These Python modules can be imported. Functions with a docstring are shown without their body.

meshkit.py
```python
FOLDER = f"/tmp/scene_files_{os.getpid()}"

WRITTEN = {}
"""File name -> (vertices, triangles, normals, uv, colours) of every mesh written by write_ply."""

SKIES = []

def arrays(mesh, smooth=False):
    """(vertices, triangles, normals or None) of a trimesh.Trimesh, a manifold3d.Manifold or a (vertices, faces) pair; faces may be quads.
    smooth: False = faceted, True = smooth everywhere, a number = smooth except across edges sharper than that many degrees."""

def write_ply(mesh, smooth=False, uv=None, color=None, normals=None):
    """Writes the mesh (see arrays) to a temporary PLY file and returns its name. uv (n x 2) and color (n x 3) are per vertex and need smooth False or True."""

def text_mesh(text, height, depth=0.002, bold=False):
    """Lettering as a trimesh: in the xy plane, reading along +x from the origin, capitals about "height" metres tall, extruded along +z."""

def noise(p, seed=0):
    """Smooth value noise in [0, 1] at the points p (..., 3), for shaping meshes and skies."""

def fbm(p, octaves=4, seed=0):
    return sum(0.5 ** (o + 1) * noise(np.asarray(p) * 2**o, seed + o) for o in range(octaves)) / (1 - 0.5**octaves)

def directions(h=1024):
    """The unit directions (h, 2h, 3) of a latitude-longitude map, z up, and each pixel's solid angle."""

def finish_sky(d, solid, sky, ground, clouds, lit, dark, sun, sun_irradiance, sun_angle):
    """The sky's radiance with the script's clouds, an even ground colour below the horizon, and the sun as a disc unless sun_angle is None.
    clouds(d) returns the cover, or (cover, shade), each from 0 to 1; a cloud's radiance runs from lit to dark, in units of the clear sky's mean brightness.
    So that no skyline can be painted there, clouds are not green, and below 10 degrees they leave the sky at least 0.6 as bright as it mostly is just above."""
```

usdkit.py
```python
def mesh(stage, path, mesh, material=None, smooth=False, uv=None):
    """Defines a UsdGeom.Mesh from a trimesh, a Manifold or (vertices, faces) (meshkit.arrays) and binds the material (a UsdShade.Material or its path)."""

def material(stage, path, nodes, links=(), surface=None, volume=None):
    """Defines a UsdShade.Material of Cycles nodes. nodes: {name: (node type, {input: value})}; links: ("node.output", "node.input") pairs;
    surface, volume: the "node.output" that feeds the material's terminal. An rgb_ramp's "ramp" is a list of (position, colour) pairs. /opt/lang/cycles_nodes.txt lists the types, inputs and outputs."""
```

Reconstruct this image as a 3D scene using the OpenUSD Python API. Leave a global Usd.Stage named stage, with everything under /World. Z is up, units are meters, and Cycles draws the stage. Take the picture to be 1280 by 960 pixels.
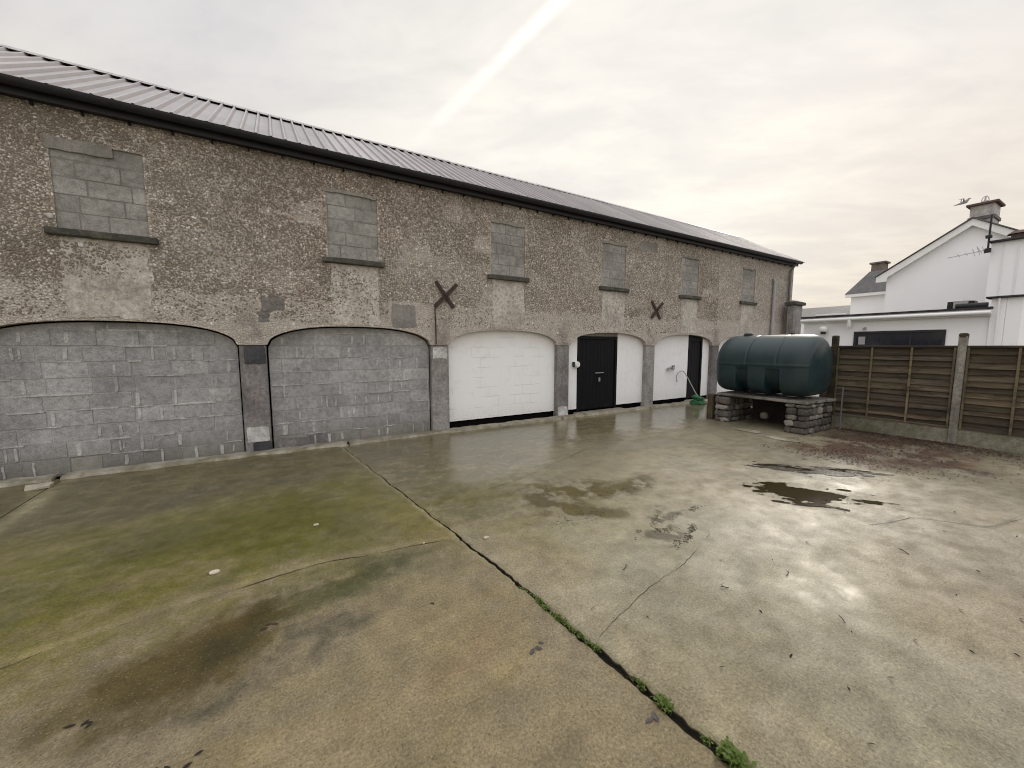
import math, random
import numpy as np, trimesh, shapely
from shapely.geometry import Polygon, box as sbox, LineString
from shapely import affinity
from pxr import Usd, UsdGeom, UsdLux, UsdShade, Gf, Sdf, Vt
import usdkit, meshkit

stage = Usd.Stage.CreateInMemory()
UsdGeom.SetStageUpAxis(stage, UsdGeom.Tokens.z)
UsdGeom.SetStageMetersPerUnit(stage, 1.0)
UsdGeom.Xform.Define(stage, '/World')
rng = np.random.default_rng(7)

# ------------------------------------------------------------------ camera
AZ, PITCH, EYE = math.radians(59.3), math.atan(47 / 480), 1.8
fh = np.array([math.cos(AZ), math.sin(AZ), 0]); rt = np.array([math.sin(AZ), -math.cos(AZ), 0]); zz = np.array([0, 0, 1.0])
fw = fh * math.cos(PITCH) - zz * math.sin(PITCH); up = zz * math.cos(PITCH) + fh * math.sin(PITCH)
cam = UsdGeom.Camera.Define(stage, '/World/camera')
cam.AddTransformOp().Set(Gf.Matrix4d(*rt, 0, *up, 0, *(-fw), 0, 0, 0, EYE, 1))
cam.CreateHorizontalApertureAttr(36.0); cam.CreateVerticalApertureAttr(27.0); cam.CreateFocalLengthAttr(13.5)
cam.CreateClippingRangeAttr(Gf.Vec2f(0.05, 2000))
cam.CreateExposureAttr(0.58)


# ------------------------------------------------------------------ material graphs
class G:
    """A small builder of node graphs: values that are 'node.output' become links."""
    def __init__(self):
        self.n, self.l, self.k = {}, [], 0

    def add(self, kind, out, **inp):
        self.k += 1
        name = f'n{self.k}'
        vals = {}
        for k, v in inp.items():
            if isinstance(v, str) and '.' in v:
                self.l.append((v, f'{name}.{k}'))
            else:
                vals[k] = v
        self.n[name] = (kind, vals)
        return f'{name}.{out}'

    def pos(self): return self.add('geometry', 'position')
    def obj(self): return self.add('texture_coordinate', 'object')
    def rnd(self): return self.add('object_info', 'random')
    def isl(self): return self.add('geometry', 'random_per_island')
    def attr(self, a, out='fac'): return self.add('attribute', out, attribute=a)
    def scl(self, v, s): return self.add('mapping', 'vector', vector=v, scale=s if np.ndim(s) else (s, s, s))
    def noise(self, v, scale, detail=4, rough=.55, dist=0.0): return self.add('noise_texture', 'fac', vector=v, scale=scale, detail=detail, roughness=rough, distortion=dist)
    def vor(self, v, scale, out='color', feature='f1', rand=1.0): return self.add('voronoi_texture', out, vector=v, scale=scale, feature=feature, randomness=rand)
    def ramp(self, f, stops): return self.add('rgb_ramp', 'color', fac=f, ramp=stops)
    def mix(self, f, a, b, t='mix'): return self.add('mix', 'color', mix_type=t, fac=f, color1=a, color2=b)
    def m(self, t, a, b=0.0, c=0.0, clamp=False): return self.add('math', 'value', math_type=t, value1=a, value2=b, value3=c, use_clamp=clamp)
    def rg(self, v, a, b, c=0.0, d=1.0): return self.add('map_range', 'result', value=v, from_min=a, from_max=b, to_min=c, to_max=d, clamp=True)
    def ss(self, v, a, b): return self.add('map_range', 'result', range_type='smoothstep', value=v, from_min=a, from_max=b, to_min=0.0, to_max=1.0, clamp=True)
    def xyz(self, v):
        s = self.add('separate_xyz', 'x', vector=v).split('.')[0]
        return s + '.x', s + '.y', s + '.z'
    def red(self, c): return self.add('separate_color', 'r', color=c)
    def bump(self, h, dist, strength=1.0, **k): return self.add('bump', 'normal', height=h, distance=dist, strength=strength, **k)
    def pbsdf(self, **k): return self.add('principled_bsdf', 'BSDF', **k)
    def done(self, name, surface=None, volume=None): return usdkit.material(stage, f'/World/Looks/{name}', self.n, self.l, surface=surface, volume=volume)


UsdGeom.Scope.Define(stage, '/World/Looks')

# ------------------------------------------------------------------ sky and sun
SUN_EL, SUN_AZ = math.radians(27.0), math.radians(18.5)          # azimuth from +x towards +y
sd = np.array([math.cos(SUN_EL) * math.cos(SUN_AZ), math.cos(SUN_EL) * math.sin(SUN_AZ), math.sin(SUN_EL)])
STRENGTH = 0.1
g = G()
sky = g.add('sky_texture', 'color', sky_type='single_scattering', sun_disc=False, sun_elevation=SUN_EL, sun_rotation=math.atan2(sd[0], sd[1]), aerosol_density=3.0)
d = g.add('texture_coordinate', 'generated')
x, y, z = g.xyz(d)
zc = g.m('maximum', z, 0.0)
K = 1 / STRENGTH
base = g.ramp(zc, [(0, (.49, .44, .375)), (.12, (.52, .475, .415)), (.3, (.54, .51, .47)), (.5, (.495, .488, .487)), (.64, (.47, .468, .476)), (.8, (.70, .70, .715)), (1, (.97, .97, .99))])
# brightness of the veiled sun: a broad warm lobe
lobe = np.array([.58, .74, .36]); lobe /= np.linalg.norm(lobe)
dl = g.add('vector_math', 'value', math_type='dot_product', vector1=d, vector2=tuple(lobe))
gl = g.ss(dl, .74, 1.0)
ds = g.add('vector_math', 'value', math_type='dot_product', vector1=d, vector2=tuple(sd))
gs = g.ss(ds, .86, 1.0)
# cloud sheets projected on a flat layer
den = g.m('add', zc, .16)
cx, cy = g.m('divide', x, den), g.m('divide', y, den)
cv = g.add('combine_xyz', 'vector', x=cx, y=cy, z=0.0)
rot = g.add('vector_rotate', 'vector', rotate_type='z_axis', vector=cv, angle=0.65)
str_ = g.scl(rot, (0.8, 2.0, 1))
n1 = g.noise(str_, 1.5, 7, .56, .35)
n2 = g.noise(g.scl(rot, (1.0, 1.6, 1)), 5.0, 6, .6, .5)
nn = g.m('add', g.m('multiply', n1, .75), g.m('multiply', n2, .25))
cl = g.ss(nn, .36, .64)
warm = g.mix(g.m('multiply', gl, .78), base, (.70, .672, .615))
warm = g.mix(g.m('multiply', gs, .06), warm, (.64, .61, .57))
dark = g.mix(1.0, warm, (.90, .90, .915), 'multiply')
lit = g.mix(1.0, warm, (1.06, 1.05, 1.03), 'multiply')
col = g.mix(cl, dark, lit)
# the vapour trail: a narrow band along a great circle, fading at both ends
cn = np.array([-.75447, -.09288, .64973])
off = g.m('absolute', g.add('vector_math', 'value', math_type='dot_product', vector1=d, vector2=tuple(cn)))
offn = g.m('add', off, g.m('multiply', g.m('subtract', g.noise(d, 22, 3), .5), .012))
tr = g.m('subtract', 1.0, g.ss(offn, .0, .019))
trf = g.m('multiply', g.ss(z, .42, .56), tr)
trf = g.m('multiply', trf, g.rg(g.noise(d, 14, 3), .35, .6, .55, 1.0))
trf = g.m('multiply', trf, g.ss(y, 0.0, .2))
col = g.mix(g.m('multiply', trf, .75), col, (.84, .81, .765))
col = g.mix(1.0, col, (K, K, K), 'multiply')
fin = g.mix(.985, sky, col)
bg = g.add('background_shader', 'background', color=fin, strength=STRENGTH)
g.done('sky_look', surface=bg)
dome = UsdLux.DomeLight.Define(stage, '/World/sky')
UsdShade.MaterialBindingAPI.Apply(dome.GetPrim()).Bind(UsdShade.Material.Get(stage, '/World/Looks/sky_look'))
dome.GetPrim().SetCustomDataByKey('kind', 'structure')
sun = UsdLux.DistantLight.Define(stage, '/World/sun')
sun.CreateNormalizeAttr(True); sun.CreateIntensityAttr(0.22); sun.CreateAngleAttr(13.0); sun.CreateColorAttr(Gf.Vec3f(1.0, .93, .83))
zb = sd; xb = np.cross([0, 0, 1.0], zb); xb /= np.linalg.norm(xb); yb = np.cross(zb, xb)
sun.AddTransformOp().Set(Gf.Matrix4d(*xb, 0, *yb, 0, *zb, 0, *(sd * 60), 1))

# ------------------------------------------------------------------ scene helpers
used = {}
def numbered(path):
    if path not in used:
        used[path] = 0
        return path
    used[path] += 1
    return f'{path}_{used[path]:03d}'

def setdata(p, label=None, cat=None, group=None, kind=None):
    for k, v in (('label', label), ('category', cat), ('group', group), ('kind', kind)):
        if v: p.SetCustomDataByKey(k, v)
    return p

class Thing:
    """An Xform at the thing's base; part() takes meshes in world coordinates."""
    def __init__(self, name, label=None, cat=None, loc=(0, 0, 0), group=None, kind=None, rotz=0.0):
        self.path = numbered('/World/' + name); self.loc = np.array(loc, float)
        self.x = UsdGeom.Xform.Define(stage, self.path)
        self.x.AddTranslateOp().Set(Gf.Vec3d(*map(float, loc)))
        if rotz: self.x.AddRotateZOp().Set(math.degrees(rotz))
        setdata(self.x.GetPrim(), label, cat, group, kind)
    def part(self, name, mesh, mat, parent=None, smooth=False, kind=None, label=None):
        v, f = mesh_vf(mesh)
        p = numbered((parent or self.path) + '/' + name)
        usdkit.mesh(stage, p, (v - self.loc, f), mat, smooth=smooth)
        setdata(stage.GetPrimAtPath(p), label, None, None, kind)
        return p

def mesh_vf(m):
    if isinstance(m, list): m = cat_(m)
    if hasattr(m, 'to_mesh'):
        q = m.to_mesh(); return np.array(q.vert_properties[:, :3], float), np.array(q.tri_verts)
    if isinstance(m, tuple): return np.asarray(m[0], float), np.asarray(m[1], int)
    return np.array(m.vertices, float), np.array(m.faces)

def cat_(ms):
    vs, fs, o = [], [], 0
    for m in ms:
        v, f = mesh_vf(m); vs.append(v); fs.append(f + o); o += len(v)
    return (np.vstack(vs), np.vstack(fs))

def single(name, mesh, mat, label, cat, loc, group=None, kind=None, smooth=False):
    path = numbered('/World/' + name)
    v, f = mesh_vf(mesh); loc = np.array(loc, float)
    m = usdkit.mesh(stage, path, (v - loc, f), mat, smooth=smooth)
    m.AddTranslateOp().Set(Gf.Vec3d(*map(float, loc)))
    setdata(m.GetPrim(), label, cat, group, kind)
    return m

BOXF = np.array([[0, 2, 1], [1, 2, 3], [4, 5, 6], [5, 7, 6], [0, 1, 4], [1, 5, 4], [2, 6, 3], [3, 6, 7], [0, 4, 2], [2, 4, 6], [1, 3, 5], [3, 7, 5]])
def box(x0, x1, y0, y1, z0, z1):
    v = np.array([[x, y, z] for z in (z0, z1) for y in (y0, y1) for x in (x0, x1)], float)
    return v, BOXF[:, ::1].copy()

def cbox(x0, x1, y0, y1, z0, z1, c=.006, jit=0.0):
    """box with chamfered edges"""
    pts = []
    for sx in (0, 1):
        for sy in (0, 1):
            for sz in (0, 1):
                p = np.array([(x0, x1)[sx], (y0, y1)[sy], (z0, z1)[sz]], float); s = np.array([1 - 2 * sx, 1 - 2 * sy, 1 - 2 * sz])
                for ax in range(3):
                    q = s * c; q[ax] = 0
                    pts.append(p + q)
    pts = np.array(pts)
    if jit: pts += rng.normal(0, jit, pts.shape)
    h = trimesh.convex.convex_hull(pts)
    return np.array(h.vertices), np.array(h.faces)

def tube(path, r, n=8, closed=False, caps=True):
    P = np.asarray(path, float); N = len(P)
    rr = np.full(N, r) if np.ndim(r) == 0 else np.asarray(r)
    T = np.gradient(P, axis=0) if not closed else np.roll(P, -1, 0) - np.roll(P, 1, 0)
    T /= np.maximum(np.linalg.norm(T, axis=1, keepdims=True), 1e-9)
    ref = np.array([0, 0, 1.0]) if abs(T[0][2]) < .9 else np.array([1.0, 0, 0])
    vs = []
    a = np.linspace(0, 2 * np.pi, n, endpoint=False)
    for i in range(N):
        u = np.cross(ref, T[i]); nu = np.linalg.norm(u)
        if nu < 1e-6: u = np.cross([0, 1.0, 0], T[i]); nu = np.linalg.norm(u)
        u /= nu; w = np.cross(T[i], u); ref = w if abs(T[i] @ w) < .5 else ref
        vs.append(P[i] + rr[i] * (np.cos(a)[:, None] * u + np.sin(a)[:, None] * w))
    v = np.vstack(vs); f = []
    M = N if closed else N - 1
    for i in range(M):
        j = (i + 1) % N
        for k in range(n):
            l = (k + 1) % n
            f += [[i * n + k, i * n + l, j * n + l], [i * n + k, j * n + l, j * n + k]]
    if caps and not closed:
        v = np.vstack([v, P[0], P[-1]])
        for k in range(n):
            f += [[N * n, (k + 1) % n, k], [N * n + 1, (N - 1) * n + k, (N - 1) * n + (k + 1) % n]]
    return v, np.array(f)

def cyl(p0, p1, r, n=16): return tube([p0, p1], r, n)

def extr_xz(poly, y0, y1):
    """polygon in (x, z) extruded along y"""
    out = []
    for gm in getattr(poly, 'geoms', [poly]):
        if gm.is_empty or gm.area < 1e-6: continue
        m = trimesh.creation.extrude_polygon(gm, y1 - y0, engine='earcut')
        v = np.array(m.vertices); v = np.stack([v[:, 0], y0 + v[:, 2], v[:, 1]], 1)
        out.append((v, np.array(m.faces)[:, ::-1]))
    return cat_(out)

def extr_xy(poly, z0, z1):
    out = []
    for gm in getattr(poly, 'geoms', [poly]):
        if gm.is_empty or gm.area < 1e-7: continue
        m = trimesh.creation.extrude_polygon(gm, z1 - z0, engine='earcut')
        v = np.array(m.vertices); v[:, 2] += z0
        out.append((v, np.array(m.faces)))
    return cat_(out)

def extr_yz(poly, x0, x1):
    m = trimesh.creation.extrude_polygon(poly, x1 - x0, engine='earcut')
    v = np.array(m.vertices); return np.stack([x0 + v[:, 2], v[:, 0], v[:, 1]], 1), np.array(m.faces)

def ragged(x0, x1, z0, z1, amp=.03, step=.05, seed=0, freq=6.0):
    """a rectangle with an uneven outline"""
    r = []
    ring = LineString([(x0, z0), (x1, z0), (x1, z1), (x0, z1), (x0, z0)])
    n = max(8, int(ring.length / step))
    for i in range(n):
        p = ring.interpolate(i / n, normalized=True)
        q = np.array([p.x, p.y, seed * 3.7])
        r.append((p.x + amp * 2 * (meshkit.fbm(q * freq, 3, seed) - .5), p.y + amp * 2 * (meshkit.fbm(q * freq + 9.1, 3, seed + 1) - .5)))
    return Polygon(r).buffer(0)

def blob(cx, cy, rx, ry, ang=0.0, seed=0, amp=.45, n=90, freq=2.2):
    r = []
    for i in range(n):
        t = 2 * math.pi * i / n
        k = 1 + amp * 2 * (float(meshkit.fbm(np.array([math.cos(t) * freq, math.sin(t) * freq, seed * 5.3]), 5, seed)) - .5)
        px, py = rx * k * math.cos(t), ry * k * math.sin(t)
        r.append((cx + px * math.cos(ang) - py * math.sin(ang), cy + px * math.sin(ang) + py * math.cos(ang)))
    return Polygon(r).buffer(0)

def rock(c, s, seed, sub=1, rough=.22):
    m = trimesh.creation.icosphere(subdivisions=sub, radius=1.0)
    v = np.array(m.vertices)
    v = v * (1 + rough * 2 * (meshkit.fbm(v * 1.6 + seed * 7.7, 3, seed) - .5)[:, None])
    v = np.sign(v) * np.abs(v) ** .8
    return v * np.asarray(s) + np.asarray(c), np.array(m.faces)

sstep = lambda a, b, x: (lambda t: t * t * (3 - 2 * t))(np.clip((x - a) / (b - a), 0, 1))

# ------------------------------------------------------------------ materials
def mat_roughcast():
    g = G(); p = g.pos(); x, y, z = g.xyz(p)
    wp = g.add('vector_math', 'vector', math_type='add', vector1=p, vector2=g.scl(g.add('noise_texture', 'color', vector=p, scale=9.0, detail=2.0), .035))
    v1 = g.red(g.vor(wp, 26)); e1 = g.vor(wp, 26, 'distance', 'distance_to_edge')
    v2 = g.red(g.vor(wp, 52))
    c1 = g.ramp(v1, [(0, (.24, .205, .165)), (.25, (.36, .315, .255)), (.5, (.45, .40, .33)), (.75, (.55, .495, .415)), (.93, (.66, .61, .53)), (1, (.82, .80, .76))])
    c2 = g.ramp(v2, [(0, (.22, .185, .15)), (.5, (.43, .38, .315)), (1, (.66, .605, .53))])
    c = g.mix(.4, c1, c2)
    c = g.mix(g.m('multiply', g.ss(e1, .14, .0), .8), c, (.19, .16, .128))
    big = g.noise(p, .55, 5, .6)
    c = g.mix(g.ss(big, .40, .66), c, g.mix(1.0, c, (1.0, .955, .95), 'multiply'))
    med = g.noise(p, 2.3, 5, .65)
    c = g.mix(1.0, c, g.ramp(med, [(.25, (.84, .825, .81)), (.5, (1, 1, 1)), (.75, (1.12, 1.10, 1.06))]), 'multiply')
    # smoother, worn render low down and around the springing of the arches
    fine = g.noise(p, 38, 4, .7)
    sm = g.ramp(fine, [(.2, (.25, .215, .18)), (.5, (.45, .40, .345)), (.8, (.64, .59, .53))])
    zl = g.m('add', z, g.m('multiply', g.m('subtract', med, .5), .35))
    low = g.m('subtract', 1.0, g.ss(zl, 2.58, 2.72))
    patch = g.ss(g.noise(g.scl(p, (1, 1, 1.6)), 1.25, 5, .6), .52, .66)
    smf = g.m('multiply', g.m('maximum', g.m('multiply', low, .55), g.m('multiply', patch, .45)), 1.0)
    c = g.mix(smf, c, sm)
    # a faint string line
    ln = g.m('subtract', 1.0, g.ss(g.m('absolute', g.m('subtract', z, 2.655)), .008, .03))
    c = g.mix(g.m('multiply', ln, g.rg(med, .4, .65, 0.0, .35)), c, (.55, .50, .46))
    # damp streaks below the gutter and the sills
    st = g.noise(g.scl(p, (5.5, 1, .35)), 1.0, 5, .65)
    stf = g.m('multiply', g.ss(st, .56, .72), g.ss(z, 3.1, 4.9))
    c = g.mix(g.m('multiply', stf, .35), c, g.mix(1.0, c, (.42, .40, .40), 'multiply'))
    st2 = g.ss(g.noise(g.scl(p, (3.2, 1, .5)), 1.0, 5, .6), .58, .74)
    c = g.mix(g.m('multiply', st2, .25), c, g.mix(1.0, c, (.50, .46, .46), 'multiply'))
    # black growth along the arch heads
    for k in range(-1, 6):
        cx = -2.05 + 3.24 * k
        u = g.m('absolute', g.m('subtract', x, cx + 1.62))
        m_ = g.m('multiply', g.m('subtract', 1.0, g.ss(u, .05, .32)), g.m('multiply', g.ss(g.m('multiply', zl, -1.0), -2.75, -2.05), g.ss(med, .42, .6)))
        c = g.mix(g.m('multiply', m_, .55), c, (.10, .085, .08))
    # specks of lime
    lime = g.m('greater_than', g.red(g.vor(p, 17)), .965)
    c = g.mix(g.m('multiply', g.m('multiply', lime, .7), g.ss(g.vor(p, 17, 'distance'), .5, .25)), c, (.78, .76, .72))
    c = g.mix(1.0, c, (1.26, 1.29, 1.345), 'multiply')
    h = g.m('add', g.m('multiply', g.ss(e1, 0, .25), g.m('subtract', 1.0, g.m('multiply', smf, .75))), g.m('add', g.m('multiply', fine, .35), g.m('multiply', v2, .25)))
    b = g.bump(h, .02, .9)
    b = g.bump(g.noise(p, 1.4, 3), .05, .6, normal=b)
    return g.done('roughcast', g.pbsdf(base_color=c, roughness=.92, specular_ior_level=.25, normal=b))

def mat_pebble():
    g = G(); p = g.pos(); r = g.isl()
    c = g.ramp(r, [(0, (.22, .185, .145)), (.15, (.37, .32, .25)), (.45, (.49, .435, .35)), (.75, (.61, .55, .445)), (.93, (.72, .675, .60)), (.985, (.88, .87, .85))])
    c = g.mix(1.0, c, g.ramp(g.noise(p, 60, 3), [(.2, (.75, .75, .75)), (.8, (1.15, 1.15, 1.15))]), 'multiply')
    big = g.noise(p, .55, 5, .6)
    c = g.mix(g.ss(big, .40, .66), c, g.mix(1.0, c, (1.0, .955, .95), 'multiply'))
    c = g.mix(1.0, c, (1.08, 1.115, 1.18), 'multiply')
    return g.done('pebble_look', g.pbsdf(base_color=c, roughness=.85, specular_ior_level=.3, normal=g.bump(g.noise(p, 120, 3), .004, .6)))

def mat_stone(name, col, scale=22, var=.35, rough=.9, bump=.01, tint2=None, streak=0.0, speck=True, moss=None, low=None):
    """concrete / render / block: a base colour with cloudy and fine variation"""
    g = G(); p = g.pos(); col = np.array(col)
    n = g.noise(p, scale, 5, .65); n2 = g.noise(p, scale * .12, 5, .62); n3 = g.noise(p, scale * 5, 3, .6)
    t2 = np.array(tint2) if tint2 is not None else col * .72
    c = g.mix(g.ss(n2, .36, .66), tuple(col), tuple(t2))
    c = g.mix(1.0, c, g.ramp(n, [(.2, (1 - var,) * 3), (.5, (1, 1, 1)), (.8, (1 + var * .8,) * 3)]), 'multiply')
    if speck: c = g.mix(1.0, c, g.ramp(n3, [(.25, (.62, .62, .62)), (.5, (1, 1, 1)), (.75, (1.3, 1.3, 1.3))]), 'multiply')
    rv = g.rg(g.rnd(), 0, 1, .91, 1.09)
    c = g.mix(1.0, c, g.add('combine_color', 'color', r=rv, g=rv, b=rv), 'multiply')
    if streak:
        s = g.ss(g.noise(g.scl(p, (9, 9, .9)), 1.0, 5, .65), .5, .7)
        c = g.mix(g.m('multiply', s, streak), c, tuple(col * .3))
    if moss:
        c = g.mix(g.m('multiply', g.ss(g.noise(p, 5, 5, .7), .48, .62), moss[1]), c, moss[0])
    if low:
        _, _, z = g.xyz(p)
        zl = g.m('add', z, g.m('multiply', g.m('subtract', n2, .5), .5))
        c = g.mix(g.m('multiply', g.m('subtract', 1.0, g.ss(zl, low[1], low[2])), low[3]), c, low[0])
    h = g.m('add', n, g.m('multiply', n3, .6))
    return g.done(name, g.pbsdf(base_color=c, roughness=rough, specular_ior_level=.3, normal=g.bump(h, bump, .8)))

def mat_paint(name, col, rough=.5, dirt=(.45, .42, .36), damt=.25, bump=.003, scale=7.0, blockwork=False, spec=.4, splash=0.0):
    g = G(); p = g.pos(); x, y, z = g.xyz(p)
    n = g.noise(p, scale, 5, .65); f = g.noise(g.scl(p, (6, 6, 1.0)), 3.0, 4, .6)
    c = g.mix(g.m('multiply', g.ss(n, .5, .72), damt), tuple(col), dirt)
    c = g.mix(g.m('multiply', g.ss(f, .55, .75), damt * .8), c, dirt)
    sp = g.m('multiply', g.m('subtract', 1.0, g.ss(g.m('add', z, g.m('multiply', g.m('subtract', n, .5), .5)), .16, .62)), splash)
    c = g.mix(g.m('multiply', sp, g.ss(g.noise(p, 28, 5, .75), .35, .62)), c, (.34, .31, .25))
    h = g.m('add', n, g.m('multiply', g.noise(p, 70, 3), .5))
    b = g.bump(h, bump, .7)
    if blockwork:
        q = g.add('combine_xyz', 'vector', x=x, y=z, z=0.0)
        q = g.add('vector_math', 'vector', math_type='add', vector1=q, vector2=g.scl(g.add('noise_texture', 'color', vector=p, scale=5.0, detail=3.0), .05))
        br = g.add('brick_texture', 'fac', vector=q, scale=1.0, brick_width=.45, row_height=.225, mortar_size=.008, mortar_smooth=.6, color1=(1, 1, 1), color2=(1, 1, 1))
        ms = g.ss(g.noise(p, 2.2, 3, .5), .44, .58)
        b = g.bump(g.m('multiply', g.m('multiply', br, ms), -1.0), .006, .8, normal=b)
        c = g.mix(g.m('multiply', g.m('multiply', br, ms), .12), c, (.5, .5, .48))
    return g.done(name, g.pbsdf(base_color=c, roughness=rough, specular_ior_level=spec, normal=b))

def mat_roof():
    g = G(); p = g.pos()
    n = g.noise(p, 1.6, 5, .65); sp = g.noise(p, 26, 5, .75)
    rv = g.rg(g.rnd(), 0, 1, .82, 1.12)
    c = g.ramp(n, [(.25, (.43, .412, .412)), (.5, (.54, .515, .512)), (.75, (.61, .575, .57))])
    c = g.mix(1.0, c, g.add('combine_color', 'color', r=rv, g=rv, b=rv), 'multiply')
    c = g.mix(g.m('multiply', g.ss(sp, .54, .68), .4), c, (.30, .27, .26))
    c = g.mix(g.m('multiply', g.ss(g.noise(p, 48, 4, .8), .60, .70), .5), c, (.70, .68, .65))
    st = g.noise(g.scl(p, (14, .5, .5)), 1.0, 4, .6)
    c = g.mix(g.m('multiply', g.ss(st, .5, .7), .3), c, (.32, .29, .29))
    x, _, _ = g.xyz(p)
    u = g.m('absolute', g.m('subtract', g.m('floored_modulo', g.m('add', x, 7.1), .2), .1))
    rl = g.m('multiply', g.ss(u, .009, .016), g.m('subtract', 1.0, g.ss(u, .026, .040)))
    c = g.mix(g.m('multiply', rl, .6), c, (.16, .14, .145))  # rib sides darkened in the colour: painted shade along with gathered dirt
    return g.done('roof_sheet_look', g.pbsdf(base_color=c, roughness=.5, specular_ior_level=.42, normal=g.bump(sp, .003, .5)))

def mat_simple(name, col, rough=.5, spec=.5, var=.12, scale=9.0, bump=.0, metallic=0.0):
    g = G(); p = g.pos(); n = g.noise(p, scale, 4, .6)
    c = g.mix(1.0, tuple(col), g.ramp(n, [(.25, (1 - var,) * 3), (.75, (1 + var,) * 3)]), 'multiply')
    k = dict(base_color=c, roughness=g.rg(n, .3, .7, max(rough - .08, .02), min(rough + .08, 1)), specular_ior_level=spec, metallic=metallic)
    if bump: k['normal'] = g.bump(g.noise(p, scale * 6, 4, .65), bump, .7)
    return g.done(name, g.pbsdf(**k))

def mat_wood(name, col, grey, along=1, moss=(.16, .155, .05), mossamt=.5):
    g = G(); p = g.pos(); r = g.rnd()
    s = [14, 14, 14]; s[along] = .9
    off = g.add('combine_xyz', 'vector', x=g.m('multiply', r, 31.0), y=g.m('multiply', r, 17.0), z=g.m('multiply', r, 53.0))
    q = g.add('vector_math', 'vector', math_type='add', vector1=p, vector2=off)
    gr = g.noise(g.scl(q, tuple(s)), 2.2, 6, .7, .6)
    c = g.ramp(gr, [(.25, tuple(np.array(col) * .42)), (.5, tuple(col)), (.75, tuple(grey))])
    tone = g.ramp(r, [(0, (.50, .47, .45)), (.5, (1, 1, 1)), (1, (1.6, 1.5, 1.32))])
    c = g.mix(1.0, g.mix(1.0, c, tone, 'multiply'), (.86, .85, .84), 'multiply')
    ms = g.ss(g.noise(g.scl(q, (2, .8, 2)), 1.6, 5, .65), .48, .66)
    c = g.mix(g.m('multiply', ms, mossamt), c, moss)
    dk = g.ss(g.noise(g.scl(p, (3, 1.6, 5)), 1.4, 5, .7), .5, .66)
    c = g.mix(g.m('multiply', dk, .65), c, (.030, .023, .018))
    return g.done(name, g.pbsdf(base_color=c, roughness=.85, specular_ior_level=.25, normal=g.bump(gr, .006, .8)))

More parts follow.
